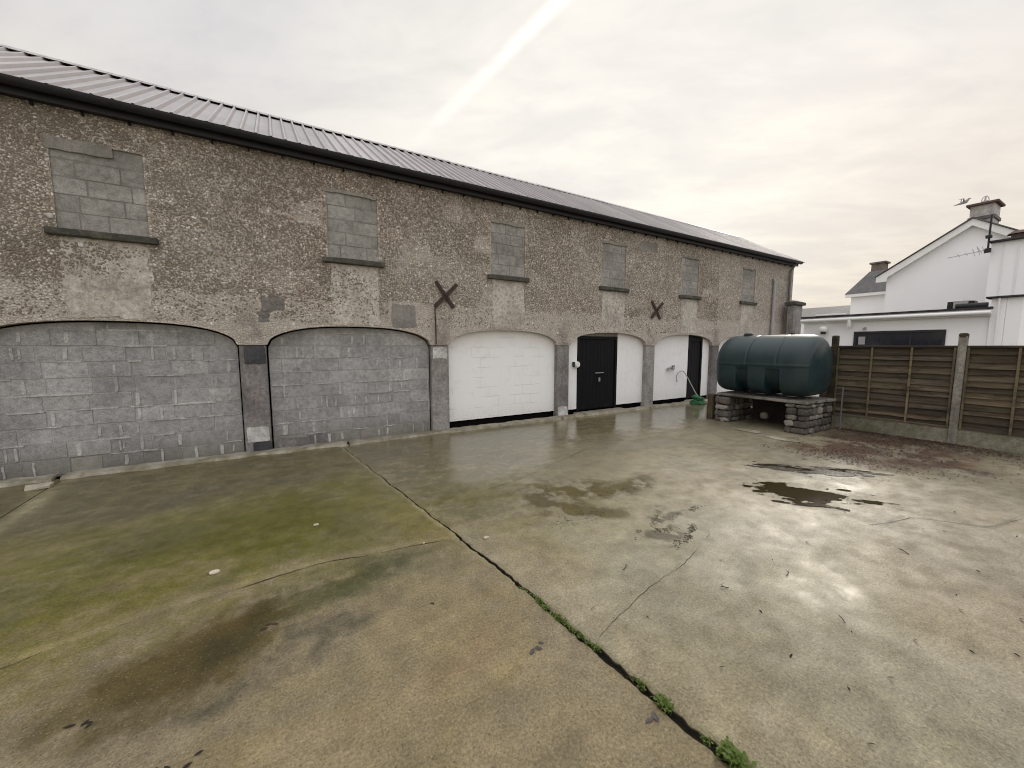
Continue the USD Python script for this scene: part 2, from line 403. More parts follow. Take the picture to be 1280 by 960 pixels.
def mat_yard():
    g = G(); p = g.pos()
    col = g.attr('stain', 'color'); wet = g.attr('wet'); mossy = g.attr('moss')
    n1 = g.noise(p, 62, 6, .9); n2 = g.noise(p, 7, 9, .78); n3 = g.noise(p, 300, 2, .6)
    c = g.mix(1.0, col, g.ramp(n1, [(.32, (.34, .33, .31)), (.45, (.82, .815, .80)), (.54, (1.06, 1.06, 1.05)), (.68, (1.75, 1.72, 1.64))]), 'multiply')
    c = g.mix(1.0, c, g.ramp(n2, [(.3, (.76, .745, .72)), (.5, (1, 1, 1)), (.7, (1.20, 1.185, 1.15))]), 'multiply')
    gv = g.red(g.vor(p, 80)); ge = g.ss(g.vor(p, 80, 'distance'), .40, .22)
    c = g.mix(g.m('multiply', g.m('multiply', g.m('greater_than', gv, .90), ge), .26), c, (.52, .48, .40))
    c = g.mix(g.m('multiply', g.m('multiply', g.m('less_than', gv, .10), ge), .6), c, (.05, .045, .035))
    ms = g.m('multiply', mossy, g.ss(g.noise(p, 45, 5, .8), .38, .6))
    c = g.mix(g.m('multiply', ms, .65), c, g.ramp(n2, [(.3, (.050, .050, .010)), (.7, (.115, .11, .022))]))
    wn = g.m('add', wet, g.m('multiply', g.m('subtract', n2, .5), .5), clamp=True)
    rough = g.rg(wn, 0, 1, .66, .10)
    h = g.m('add', n1, g.m('multiply', n3, .4))
    dist = g.rg(wn, 0, 1, .009, .0012)
    b = g.add('bump', 'normal', height=h, distance=dist, strength=.8)
    b = g.bump(g.noise(p, 3.0, 3), .003, .4, normal=b)
    return g.done('yard_concrete', g.pbsdf(base_color=c, roughness=rough, specular_ior_level=g.rg(wn, .2, 1, .25, 1.0), normal=b))

def mat_leafy(name, cols, trans=.35):
    g = G(); r = g.isl(); p = g.pos()
    c = g.ramp(r, cols)
    c = g.mix(1.0, c, g.ramp(g.noise(p, 60, 3), [(.3, (.75, .75, .75)), (.7, (1.2, 1.2, 1.2))]), 'multiply')
    a = g.pbsdf(base_color=c, roughness=.55, specular_ior_level=.35)
    t = g.add('translucent_bsdf', 'BSDF', color=c)
    return g.done(name, g.add('mix_closure', 'closure', fac=trans, closure1=a, closure2=t))

M = {}
M['roughcast'] = mat_roughcast()
M['pebble'] = mat_pebble()
M['block'] = mat_stone('block_look', (.37, .365, .37), 14, .38, tint2=(.28, .274, .278), low=((.16, .145, .105), .05, .5, .6), bump=.008)
M['block_dark'] = mat_stone('block_dark_look', (.335, .33, .335), 14, .38, tint2=(.255, .25, .253), low=((.14, .125, .095), .05, .5, .6), bump=.008)
M['block_warm'] = mat_stone('block_warm_look', (.395, .388, .388), 14, .38, tint2=(.295, .288, .288), low=((.17, .155, .11), .05, .5, .6), bump=.008)
M['mortar'] = mat_stone('mortar_look', (.46, .452, .445), 24, .35, tint2=(.32, .314, .312), low=((.17, .155, .11), .05, .5, .6), bump=.006)
M['smear'] = mat_stone('mortar_smear_look', (.47, .462, .452), 14, .5, tint2=(.34, .334, .332), bump=.006)
M['winblock'] = mat_stone('window_block_look', (.315, .305, .283), 14, .45, tint2=(.225, .218, .20), bump=.006)
M['winblock2'] = mat_stone('window_block_pale_look', (.345, .335, .312), 14, .45, tint2=(.25, .242, .223), bump=.006)
M['winmortar'] = mat_stone('window_mortar_look', (.25, .24, .22), 30, .3, bump=.006)
M['cement'] = mat_stone('cement_look', (.27, .258, .235), 20, .35, tint2=(.20, .193, .175), bump=.006)
M['pale_render'] = mat_stone('pale_render_look', (.52, .485, .435), 16, .6, tint2=(.38, .35, .31), bump=.012, streak=.3)
M['pillar'] = mat_stone('pillar_look', (.235, .22, .215), 18, .55, tint2=(.14, .128, .125), bump=.010, streak=.35)
M['pillar_pale'] = mat_stone('pillar_pale_look', (.31, .295, .285), 18, .55, tint2=(.205, .19, .182), bump=.010, streak=.3)
M['limewash'] = mat_stone('limewash_look', (.62, .62, .61), 12, .45, tint2=(.35, .34, .33), bump=.006)
M['bitumen'] = mat_stone('bitumen_look', (.035, .036, .042), 18, .5, tint2=(.07, .07, .075), rough=.6, bump=.006)
M['sill'] = mat_stone('sill_look', (.085, .08, .07), 14, .5, tint2=(.045, .043, .038), bump=.012, moss=((.15, .155, .10), .5))
M['kerb'] = mat_stone('kerb_look', (.44, .41, .34), 20, .4, tint2=(.27, .24, .175), bump=.012, moss=((.12, .11, .04), .45))
M['cast'] = mat_stone('cast_concrete_look', (.36, .345, .32), 24, .35, tint2=(.25, .235, .215), bump=.008, moss=((.15, .15, .09), .3))
M['post'] = mat_stone('concrete_post_look', (.27, .255, .225), 16, .5, tint2=(.165, .15, .125), bump=.01, streak=.45, moss=((.10, .10, .06), .4))
M['gravelboard'] = mat_stone('gravel_board_look', (.215, .20, .155), 12, .5, tint2=(.12, .11, .08), bump=.008, moss=((.12, .14, .075), .55))
M['plank'] = mat_stone('plank_look', (.20, .185, .165), 9, .6, tint2=(.08, .072, .062), bump=.012)
M['rubble'] = mat_stone('rubble_look', (.125, .11, .098), 16, .6, tint2=(.06, .053, .046), bump=.02)
M['rubble_pale'] = mat_stone('rubble_pale_look', (.28, .255, .23), 16, .55, tint2=(.14, .125, .112), bump=.02)
M['rubble_core'] = mat_stone('rubble_core_look', (.045, .04, .036), 16, .4, bump=.02)
M['white'] = mat_paint('white_paint', (.86, .86, .87), .55, damt=.14, blockwork=True, splash=.28)
M['white2'] = mat_paint('white_board_paint', (.86, .86, .87), .5, damt=.16, splash=.28)
M['housewhite'] = mat_paint('house_white_paint', (.91, .915, .935), .6, damt=.05, dirt=(.62, .62, .60), scale=1.2)
M['housetrim'] = mat_paint('house_trim_paint', (.82, .82, .81), .45, damt=.15, dirt=(.5, .48, .44), scale=2.5)
M['greytrim'] = mat_simple('grey_trim', (.36, .36, .37), .5)
M['black'] = mat_paint('black_paint', (.0035, .0035, .005), .5, dirt=(.010, .009, .010), damt=.6, spec=.2)
M['void'] = mat_simple('dark_boarding', (.012, .011, .011), .9, .1)
M['roof'] = mat_roof()
M['gutter'] = mat_simple('black_plastic', (.016, .016, .019), .45, .35, .3)
M['iron'] = mat_simple('rusty_iron', (.050, .034, .030), .8, .3, .5, 30, .004)
M['feedpipe'] = mat_simple('dull_grey_pipe', (.12, .12, .125), .6)
M['steel'] = mat_simple('dull_steel', (.35, .35, .36), .4, .5, .2, 20, 0, .6)
M['slate'] = mat_stone('slate_look', (.13, .125, .125), 7, .35, tint2=(.085, .082, .085), rough=.65, bump=.01)
M['slate_pale'] = mat_stone('pale_slate_look', (.20, .197, .19), 5, .3, tint2=(.16, .157, .15), rough=.7, bump=.01)
M['brickish'] = mat_stone('chimney_render', (.55, .53, .51), 8, .4, tint2=(.35, .33, .32), bump=.01, streak=.5)
M['chimney_dark'] = mat_stone('chimney_dark_render', (.20, .175, .15), 10, .4, bump=.01)
M['felt'] = mat_simple('roof_felt', (.035, .034, .036), .8, .3, .35)
M['terracotta'] = mat_simple('brown_clay', (.12, .075, .065), .7, .3, .3, 12, .004)
M['darkglass'] = mat_simple('dark_glass', (.012, .013, .018), .08, .5, .1)
M['frame_dark'] = mat_simple('dark_frame', (.02, .02, .026), .4, .4)
M['lampglobe'] = mat_simple('opal_globe', (.78, .78, .76), .25, .5)
M['fencewood'] = mat_wood('fence_slat_wood', (.088, .072, .052), (.165, .145, .110), 1, moss=(.080, .074, .040), mossamt=.55)
M['batten'] = mat_wood('fence_batten_wood', (.13, .105, .072), (.20, .17, .125), 2, mossamt=.5)
M['capwood'] = mat_wood('fence_cap_wood', (.05, .04, .03), (.09, .075, .055), 1, mossamt=.15)
M['timber'] = mat_wood('old_timber', (.15, .12, .085), (.24, .205, .155), 2, mossamt=.2)
M['hose'] = mat_simple('green_hose', (.025, .13, .05), .4, .5, .25, 18)
M['hosegrey'] = mat_simple('grey_hose', (.34, .36, .34), .5, .5, .2, 18)
M['white_plastic'] = mat_simple('white_plastic', (.75, .75, .74), .35, .5, .06)
M['soil'] = mat_stone('soil_look', (.020, .017, .012), 60, .6, tint2=(.035, .03, .018), bump=.02)
M['terrain'] = mat_stone('terrain_look', (.30, .28, .24), 3, .4, tint2=(.22, .205, .165), bump=.03)
M['weed'] = mat_leafy('weed_leaf', [(0, (.12, .18, .03)), (.45, (.26, .36, .07)), (.85, (.46, .52, .17)), (1, (.40, .31, .15))])
M['moss'] = mat_leafy('moss_clump', [(0, (.03, .026, .006)), (.5, (.07, .058, .012)), (1, (.11, .095, .02))], .05)
M['litter'] = mat_leafy('leaf_litter', [(0, (.06, .03, .021)), (.5, (.125, .060, .040)), (.85, (.19, .095, .060)), (1, (.26, .15, .10))], .1)
M['deadleaf'] = mat_leafy('dead_leaf_look', [(0, (.022, .016, .012)), (1, (.055, .038, .028))], .1)
M['greyleaf'] = mat_leafy('wet_grey_leaf_look', [(0, (.075, .062, .065)), (1, (.12, .10, .10))], .05)
M['flint'] = mat_stone('pale_flint', (.62, .57, .46), 30, .25, bump=.006)

def mat_tank():
    g = G(); p = g.pos(); x, y, z = g.xyz(p)
    n = g.noise(p, 3.0, 5, .65); f = g.noise(p, 90, 3)
    c = g.ramp(n, [(.3, (.004, .013, .015)), (.6, (.007, .019, .021)), (.8, (.012, .027, .028))])
    dust = g.m('multiply', g.ss(z, 1.5, 2.0), g.rg(n, .3, .7, .2, .6))
    c = g.mix(g.m('multiply', dust, .4), c, (.07, .09, .09))
    return g.done('tank_plastic', g.pbsdf(base_color=c, roughness=g.rg(n, .3, .7, .32, .46), specular_ior_level=.5, normal=g.bump(f, .0015, .5)))
M['tank'] = mat_tank()

def mat_water():
    g = G(); p = g.pos()
    b = g.bump(g.noise(p, 8, 2), .001, .3)
    return g.done('puddle_water', g.pbsdf(base_color=(.017, .012, .004), roughness=.07, ior=1.33, specular_ior_level=.5, normal=b))
M['water'] = mat_water()
def mat_damp():
    g = G(); p = g.pos(); n = g.noise(p, 30, 4, .7)
    c = g.ramp(n, [(.3, (.055, .048, .038)), (.7, (.085, .075, .060))])
    return g.done('damp_film', g.pbsdf(base_color=c, roughness=g.rg(n, .3, .7, .16, .26), specular_ior_level=.5, normal=g.bump(n, .0008, .3)))
M['damp'] = mat_damp()
M['yard'] = mat_yard()

# ================================================================== SETTING: ground, yard, kerb
tv = np.array([[-400, -400, -.14], [400, -400, -.14], [400, 400, -.14], [-400, 400, -.14]], float)
single('ground', (tv, np.array([[0, 1, 2], [0, 2, 3]])), M['terrain'], None, None, (0, 0, -.14), kind='structure')

YJ = [-3.5, 0.0, .83, 1.13, 1.4, 1.77, 2.61, 7.3, 7.7]
XJ = [1.80, 1.66, 1.585, 1.565, 1.545, 1.505, 1.43, .85, .80]
def jx(y): return np.interp(y, YJ, XJ)
def jw(y):   # half width of the joint
    y = np.asarray(y, float)
    w = np.interp(y, [-3, .8, 1.6, 2.4, 4, 7.4], [.030, .027, .023, .016, .009, .005])
    return w * (.45 + 1.1 * meshkit.fbm(np.stack([y * 14, y * 0, y * 0], -1), 4, 3))
def jwob(y): return .016 * (meshkit.fbm(np.stack([np.asarray(y) * 5, np.asarray(y) * 0 + 4, np.asarray(y) * 0], -1), 4, 9) - .5) * 2 + .012 * (meshkit.fbm(np.stack([np.asarray(y) * 26, np.asarray(y) * 0 + 8, np.asarray(y) * 0], -1), 3, 19) - .5) * 2

def gz(x, y):
    """height of the concrete: nearly flat"""
    return .010 * (meshkit.fbm(np.stack([x * .7, y * .7, x * 0], -1), 3, 21) - .5) * (1 - np.exp(-((x - 5.9) / 1.6) ** 4 - ((y - 2.2) / 1.1) ** 4))

def gauss(x, y, cx, cy, rx, ry, ang=0.0):
    c, s = math.cos(ang), math.sin(ang); dx, dy = x - cx, y - cy
    return np.exp(-(((dx * c + dy * s) / rx) ** 2 + ((-dx * s + dy * c) / ry) ** 2))

def yard_look(x, y):
    """stains that belong to the concrete: colour, wetness, moss"""
    P = np.stack([x, y, x * 0], -1)
    wx = x + .5 * (meshkit.fbm(P * 1.3, 4, 31) - .5) * 2; wy = y + .5 * (meshkit.fbm(P * 1.3 + 50, 4, 32) - .5) * 2
    n = meshkit.fbm(P * 2.2, 5, 33); n2 = meshkit.fbm(P * 6.0, 4, 34); n3 = meshkit.fbm(P * .8, 4, 35)
    streak = meshkit.fbm(np.stack([x * 1.2, y * 7.0, x * 0], -1), 4, 36)
    nf = .45 * meshkit.fbm(P * 9.0, 6, 37) + .55 * meshkit.fbm(np.stack([x * 4.0, y * 13.0, x * 0], -1), 6, 38)
    ng = meshkit.fbm(P * 26.0, 3, 39)
    col = np.empty(x.shape + (3,)); col[:] = (.235, .195, .125)
    def lay(m, c):
        m = np.clip(m, 0, 1); m = np.clip(m + (2.6 * (nf - .5) + 1.1 * (ng - .5)) * np.minimum(1, 3.0 * m * (1 - m)) * .8, 0, 1)[..., None]; col[:] = col * (1 - m) + np.array(c) * m
    left = sstep(.02, -.02, x - jx(y))
    # right slab paler and greyer, towards the fence brownish
    lay((1 - left) * .9, (.255, .225, .155))
    lay((1 - left) * sstep(.42, .62, n3) * .6, (.25, .235, .16))
    lay((1 - left) * sstep(2.6, 5.0, wx) * .5, (.31, .275, .215))
    lay((1 - left) * gauss(wx, wy, 4.2, .4, 1.6, .7) * .5, (.235, .20, .15))
    lay((1 - left) * gauss(wx, wy, 2.2, .8, .9, .5) * .5, (.22, .195, .125))
    # left slab: warm brown front, olive further back
    lay(left * sstep(.45, .62, n) * .5, (.195, .158, .085))
    lay(left * sstep(2.5, 3.7, wy) * .75, (.150, .135, .036))
    lay(left * gauss(wx, wy, -1.4, 3.9, 1.1, .7) * .6, (.125, .115, .022))
    lay(gauss(wx, wy, -.4, 4.5, 1.3, .75, .05) * .92, (.078, .080, .010))
    lay(gauss(wx, wy, .45, 4.4, .8, .7) * .8, (.095, .092, .012))
    lay(gauss(wx, wy, .15, 3.02, .75, .22, .05) * .75, (.085, .082, .045))
    lay(np.clip(gauss(wx, wy, .05, 2.95, .55, .20, .2) * 1.1, 0, 1) * .7, (.085, .088, .052))
    lay(np.clip(gauss(wx, wy, -.62, 2.86, .38, .20, .25) * 1.35, 0, 1), (.090, .062, .013))
    lay(np.clip(gauss(wx, wy, -.40, 2.95, .16, .13, .25) * 1.2, 0, 1) * .9, (.045, .034, .008))
    lay(np.clip(gauss(wx, wy, -1.0, 2.68, .42, .10, .2) * 1.2, 0, 1) * .85, (.10, .078, .022))
    lay(gauss(wx, wy, -.15, 2.60, .50, .06, .12) * .7, (.075, .068, .050))
    lay(gauss(wx, wy, .30, 3.08, .22, .12) * .8, (.055, .058, .018))
    lay(left * gauss(wx, wy, -1.2, 5.9, 1.6, .35) * .75, (.075, .062, .045))
    lay(left * sstep(4.9, 6.2, wy) * .75, (.062, .053, .022))
    lay(left * sstep(6.5, 7.3, wy) * .5, (.065, .052, .022))
    lay(left * gauss(wx, wy, 1.05, 4.2, .35, .9) * .45, (.19, .165, .07))
    lay(gauss(wx, wy, .75, 1.9, .25, .12) * .45, (.26, .19, .12))
    # right slab, back
    lay((1 - left) * sstep(3.4, 5.4, wy) * .62 * sstep(9, 4, x), (.135, .12, .065))
    lay(gauss(wx, wy, 2.0, 4.4, .7, 1.0) * .85, (.10, .088, .018))
    lay(gauss(wx, wy, 3.0, 5.8, 1.2, 1.2) * .6, (.095, .085, .05))
    lay((1 - left) * sstep(4.6, 6.4, wy) * .72 * sstep(15, 9, x), (.070, .062, .030))
    lay(sstep(7.0, 9.0, x) * sstep(3.6, 5.5, wy) * .5, (.11, .105, .075))
    lay(gauss(wx, wy, 1.95, 2.7, .35, .5) * .5, (.155, .14, .06))
    # brown-green mossy patches
    mp = np.maximum.reduce([gauss(wx, wy, 3.1, 3.75, .55, .22), gauss(wx, wy, 3.55, 3.42, .60, .20, -.1), gauss(wx, wy, 2.65, 3.0, .36, .15), gauss(wx, wy, 2.55, 3.4, .22, .42)])
    lay(np.clip(mp * 1.6, 0, 1) * sstep(.26, .44, n2) * 1.15, (.064, .049, .008))
    mp2 = np.maximum.reduce([gauss(wx, wy, 3.30, 2.56, .36, .10, .4), gauss(wx, wy, 3.08, 2.38, .24, .09, -.4), gauss(wx, wy, 3.75, 2.52, .32, .07), gauss(wx, wy, 3.1, 2.14, .18, .05, .3)])
    lay(np.clip(mp2 * 1.5, 0, 1) * sstep(.38, .52, n2) * 1.1, (.045, .036, .010))
    lay(sstep(.18, .62, gauss(x, y, 5.40, 2.08, .62, .44, -.95) + 1.0 * (nf - .5)) * .75, (.12, .10, .062))
    lay(sstep(.2, .7, gauss(x, y, 6.55, 2.42, .75, .32, -.85) + 1.0 * (nf - .5)) * .6, (.15, .135, .105))
    # leaf stain beside the fence
    lay(np.clip(sstep(7.0, 8.4, wx) * sstep(3.7, 3.1, y) * sstep(.9, 1.7, wy) * 1.0 * sstep(.25, .5, n), 0, .92), (.095, .056, .038))
    lay(sstep(9.3, 10.3, x) * .6, (.06, .05, .035))
    # cracks' pale repairs at the far left joint
    lay(gauss(x, y, -2.52 - .05 * (y - 6), 6.3, .10, 1.0) * .8, (.33, .29, .16))
    # transverse crack in the left slab
    yc = np.interp(x, [-3.5, -1.46, -.81, .18, 1.24, 1.52], [3.02, 3.18, 3.33, 3.42, 3.25, 2.9]) + .02 * (meshkit.fbm(P * 6, 3, 41) - .5)
    lay(left * np.exp(-((y - yc - .05) / .05) ** 2) * .35, (.30, .25, .15))
    # hair crack in the right slab
    yk = np.interp(x, [1.62, 2.13, 2.81, 3.6], [1.64, 1.78, 1.87, 2.1]) + .03 * (meshkit.fbm(P * 7, 3, 42) - .5)
    yk = np.interp(x, [5.0, 5.61, 5.98, 7.5], [1.3, 1.25, .71, .5]) + .05 * (meshkit.fbm(P * 4, 3, 43) - .5)
    lay(np.exp(-((y - yk) / .02) ** 2) * sstep(4.9, 5.2, x) * sstep(7, 6.2, x) * .6, (.10, .085, .07))
    # earth along the joint
    dj = np.abs(x - jx(y) - jwob(y))
    lay(np.exp(-(dj / .035) ** 2) * .5 * sstep(3.0, 1.5, y), (.10, .09, .04))
    lay(np.exp(-((x - jx(y) + .03) / .03) ** 2) * sstep(2.2, 4.0, y) * .55, (.31, .27, .17))
    col *= (.86 + .28 * n)[..., None]
    col *= (1.0 + .75 * np.clip(.62 * nf + .38 * n2 - .5, -.25, .2))[..., None]
    grey = sstep(.46, .60, meshkit.fbm(P * 1.7 + 20, 6, 46))[..., None] * .22
    col = col * (1 - grey) + grey * col.mean(-1, keepdims=True) * np.array([.98, .93, .84])
    col *= (.88 + .24 * streak)[..., None]
    wet = .20 + .55 * sstep(3.6, 6.0, wy) + .36 * gauss(wx, wy, 3.35, 1.15, .55, .35) + .25 * gauss(wx, wy, 4.2, 1.9, 1.6, .7) + .3 * sstep(4.5, 7, x) * gauss(wx, wy, 6, 2.6, 2, 1.2) + .35 * gauss(wx, wy, 2.8, 5.8, 1.4, 1.2)
    wet += .75 * gauss(wx, wy, 2.9, 5.9, 1.0, 1.5) + .4 * sstep(5.2, 6.4, wy) * (1 - left)
    wet += .10 * (1 - left) * sstep(.45, .6, n3) - .2 * left * sstep(3.4, 2.2, y) + .3 * mp + .5 * (n2 - .5)
    moss = .75 * np.clip(gauss(wx, wy, -.1, 4.55, 1.0, .6) + .7 * gauss(wx, wy, .2, 3.0, .7, .25) + .15 * gauss(wx, wy, -.6, 2.85, .5, .2) + .6 * gauss(wx, wy, 2.0, 4.6, .7, .9) + mp * .25 + .35 * left * sstep(3.2, 5, y), 0, 1)
    return col, np.clip(wet, 0, 1), moss

yard = Thing('concrete_yard', None, None, (0, 0, 0), kind='structure')
def slab(name, xl, xr, ys, nx_, skirt=.08):
    """a concrete slab between the edge curves xl(y) and xr(y), with turned-down edges"""
    t = np.linspace(0, 1, nx_) if np.ndim(nx_) == 0 else nx_
    Y = np.repeat(ys[:, None], len(t), 1)
    X = xl(ys)[:, None] * (1 - t) + xr(ys)[:, None] * t
    Z = gz(X, Y)
    edge = np.minimum(np.minimum(X - X[:, :1], X[:, -1:] - X), np.minimum(Y - ys[0], ys[-1] - Y))
    Z = Z - .007 * np.exp(-(edge / .012) ** 2)
    V = np.stack([X, Y, Z], -1); H, W = X.shape
    idx = np.arange(H * W).reshape(H, W)
    a, b, c, d = idx[:-1, :-1].ravel(), idx[:-1, 1:].ravel(), idx[1:, 1:].ravel(), idx[1:, :-1].ravel()
    F = [np.stack([a, b, c], 1), np.stack([a, c, d], 1)]
    loop = np.concatenate([idx[0, :], idx[1:, -1], idx[-1, -2::-1], idx[-2:0:-1, 0]])
    flat = V.reshape(-1, 3); low = flat[loop].copy(); low[:, 2] = -.018; bot = low.copy(); bot[:, 2] = -skirt
    o = len(flat); n_ = len(loop); k = np.arange(n_); k2 = np.roll(k, -1)
    F += [np.stack([loop[k], o + k, o + k2], 1), np.stack([loop[k], o + k2, loop[k2]], 1)]
    F += [np.stack([o + k, o + n_ + k, o + n_ + k2], 1), np.stack([o + k, o + n_ + k2, o + k2], 1)]
    allv = np.vstack([flat, low, bot])
    p = yard.part(name, (allv, np.vstack(F)), M['yard'], smooth=40)
    return p

def finish_slab(p):
    """vertex stains and painted joint shade (after the smoothing split, so read the points back)"""
    m = UsdGeom.Mesh.Get(stage, p)
    v = np.array(m.GetPointsAttr().Get(), float)
    col, wet, moss = yard_look(v[:, 0], v[:, 1])
    deep = (v[:, 2] < -.015)[:, None]      # joint shade painted onto the slabs' sides, along with earth
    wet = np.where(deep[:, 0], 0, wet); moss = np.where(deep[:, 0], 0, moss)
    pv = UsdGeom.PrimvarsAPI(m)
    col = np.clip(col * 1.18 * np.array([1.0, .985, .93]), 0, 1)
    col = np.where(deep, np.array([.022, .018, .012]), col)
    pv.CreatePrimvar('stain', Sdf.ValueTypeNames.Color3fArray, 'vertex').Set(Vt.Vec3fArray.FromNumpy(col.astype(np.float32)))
    pv.CreatePrimvar('wet', Sdf.ValueTypeNames.FloatArray, 'vertex').Set(Vt.FloatArray.FromNumpy(wet.astype(np.float32)))
    pv.CreatePrimvar('moss', Sdf.ValueTypeNames.FloatArray, 'vertex').Set(Vt.FloatArray.FromNumpy(moss.astype(np.float32)))

def graded(a, b, fine, coarse, k):
    """positions from a to b with steps growing from fine to coarse by distance from a"""
    out = [a]
    while out[-1] < b: out.append(out[-1] + min(coarse, fine + k * (out[-1] - a)))
    o = np.array(out); return a + (o - a) * (b - a) / (o[-1] - a)
ysA = np.concatenate([np.arange(-3.5, .4, .08), graded(.4, 7.58, .014, .034, .006)])
XL = lambda y: -2.66 - .012 * np.sin(y * 2)
slab('slab', lambda y: XL(y) + .006, lambda y: jx(y) + jwob(y) - jw(y), ysA, np.linspace(0, 1, 215))
tR = (lambda a: a / a[-1])(np.concatenate([np.arange(0, .2, .012), np.arange(.2, 6.0, .022), np.arange(6.0, 16.4, .07)]))
slab('slab', lambda y: jx(y) + jwob(y) + jw(y), lambda y: 17.6 + 0 * y, ysA, tR)
slab('slab', lambda y: -9.0 + 0 * y, lambda y: XL(y) - .006, np.arange(-3.5, 7.6, .07), np.linspace(0, 1, 60))
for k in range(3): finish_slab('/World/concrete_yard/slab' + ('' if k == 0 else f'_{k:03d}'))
# dark earth at the bottom of the joints
yy = np.linspace(-3.4, 7.5, 300)
def strip(xc, w, z):
    v = np.concatenate([np.stack([xc - w, yy, z], 1), np.stack([xc + w, yy, z], 1)]); n = len(yy); i = np.arange(n - 1)
    return v, np.vstack([np.stack([i, i + n, i + n + 1], 1), np.stack([i, i + n + 1, i + 1], 1)])
yard.part('joint_soil', strip(jx(yy) + jwob(yy), .06, -.040 + .018 * (meshkit.fbm(np.stack([yy * 8, yy * 0, yy * 0], 1), 3, 5) - .5)), M['soil'])
yard.part('joint_soil', strip(XL(yy), .05, -.015 + 0 * yy), M['soil'])

def crack(kx, ky, w, seed):
    xs = np.linspace(kx[0], kx[-1], int(abs(kx[-1] - kx[0]) / .02)); q = np.stack([xs, xs * 0, xs * 0], 1)
    yc = np.interp(xs, kx, ky) + .05 * (meshkit.fbm(q * 3, 5, seed) - .5) + .012 * (meshkit.fbm(q * 30, 2, seed) - .5)
    ww = w * np.clip(2.6 * (meshkit.fbm(q * 5, 4, seed + 1) - .28), .05, 1.6); n = len(xs); i = np.arange(n - 1)
    v = np.concatenate([np.stack([xs, yc - ww, gz(xs, yc) + .0035], 1), np.stack([xs, yc + ww, gz(xs, yc) + .0035], 1)])
    return v, np.vstack([np.stack([i, i + 1, i + n + 1], 1), np.stack([i, i + n + 1, i + n], 1)])
yard.part('crack', crack([-2.6, -1.46, -.81, .18, 1.24, 1.40], [3.05, 3.18, 3.33, 3.42, 3.25, 3.05], .003, 41), M['soil'])
yard.part('crack', crack([1.60, 2.13, 2.81, 3.5], [1.62, 1.78, 1.87, 2.1], .0013, 42), M['soil'])
yard.part('crack', crack([5.0, 5.61, 5.98, 7.0], [1.35, 1.2, .75, .5], .0028, 43), M['soil'])
yard.part('crack', crack([1.5, 2.6, 4.2, 6.0], [4.05, 4.3, 4.9, 5.6], .0025, 44), M['soil'])

# kerb: a low uneven lip of concrete along the barn
def kerb(x0, x1, seed):
    xs = np.arange(x0, x1 + .001, .05); n = len(xs)
    q = np.stack([xs * 2.2, xs * 0, xs * 0 + seed], 1)
    yf = 7.45 - .07 * 2 * (meshkit.fbm(q, 4, seed) - .5) - .05 * np.exp(-((xs - .95) / .35) ** 2)
    zt = .045 + .030 * (meshkit.fbm(q * 2, 4, seed + 1) - .5)
    prof = [yf, yf + .01, yf + .05, 7.665 + 0 * xs]; zs = [0 * xs - .02, zt * .8, zt, zt + .004]
    v = np.stack([np.stack([xs, p, zq], 1) for p, zq in zip(prof, zs)], 1).reshape(-1, 3); f = []
    for i in range(n - 1):
        for k in range(3):
            a, b, c, d = i * 4 + k, (i + 1) * 4 + k, (i + 1) * 4 + k + 1, i * 4 + k + 1
            f += [[a, b, c], [a, c, d]]
    f += [[0, 1, 2], [0, 2, 3], [(n - 1) * 4, (n - 1) * 4 + 2, (n - 1) * 4 + 1], [(n - 1) * 4, (n - 1) * 4 + 3, (n - 1) * 4 + 2]]
    return v, np.array(f)
kb = Thing('kerb', None, None, (-2.7, 7.45, 0), kind='structure')
for a, b, s in ((-7, -2.73, 61), (-2.68, .95, 62), (.965, 5.9, 63), (5.92, 9.1, 64), (9.12, 17.4, 65)):
    kb.part('kerb_length', kerb(a, b, s), M['kerb'], smooth=50)

# ================================================================== BARN
YW, X0, X1, ZT = 7.65, -7.0, 17.45, 5.0
barn = Thing('stone_barn', 'long two-storey roughcast barn with bricked-up windows and a row of wide arches', 'barn', (5.2, YW, 0))
YR, ZR, YE, ZE = 10.0, 6.60, 7.47, 5.07     # ridge and eaves of the roof
def arch_poly(k, grow=0.0, z0=-.02):
    cx = -2.05 + 3.24 * k; t = np.linspace(-1, 1, 49)
    hw = 1.43 + grow
    z = 1.80 + grow + .365 * (1 - np.abs(t) ** 2.5) ** (1 / 2.1)
    return Polygon([(cx - hw, z0)] + [(cx + hw * a, b) for a, b in zip(t, z)] + [(cx + hw, z0)]).buffer(0)
wins = [(-2.05, .46), (1.20, .43), (4.45, .435), (7.72, .44), (10.98, .42), (14.28, .42)]
WZ0, WZ1 = 3.38, 4.52
front = sbox(X0, -.02, X1, ZT)
for k in range(-1, 6): front = front.difference(arch_poly(k, z0=-.05))
for cx, hw in wins: front = front.difference(sbox(cx - hw, WZ0 - .02, cx + hw, WZ1))
pil = []
for k in range(-1, 6):
    a, b = -2.05 + 3.24 * k + 1.43, -2.05 + 3.24 * (k + 1) - 1.43
    if k == 5: b = a + .5
    pp = sbox(a + .004, -.04, b - .004, 1.825)
    front = front.difference(sbox(a - .02, -.05, b + .02, 1.825)); pil.append((a, b))
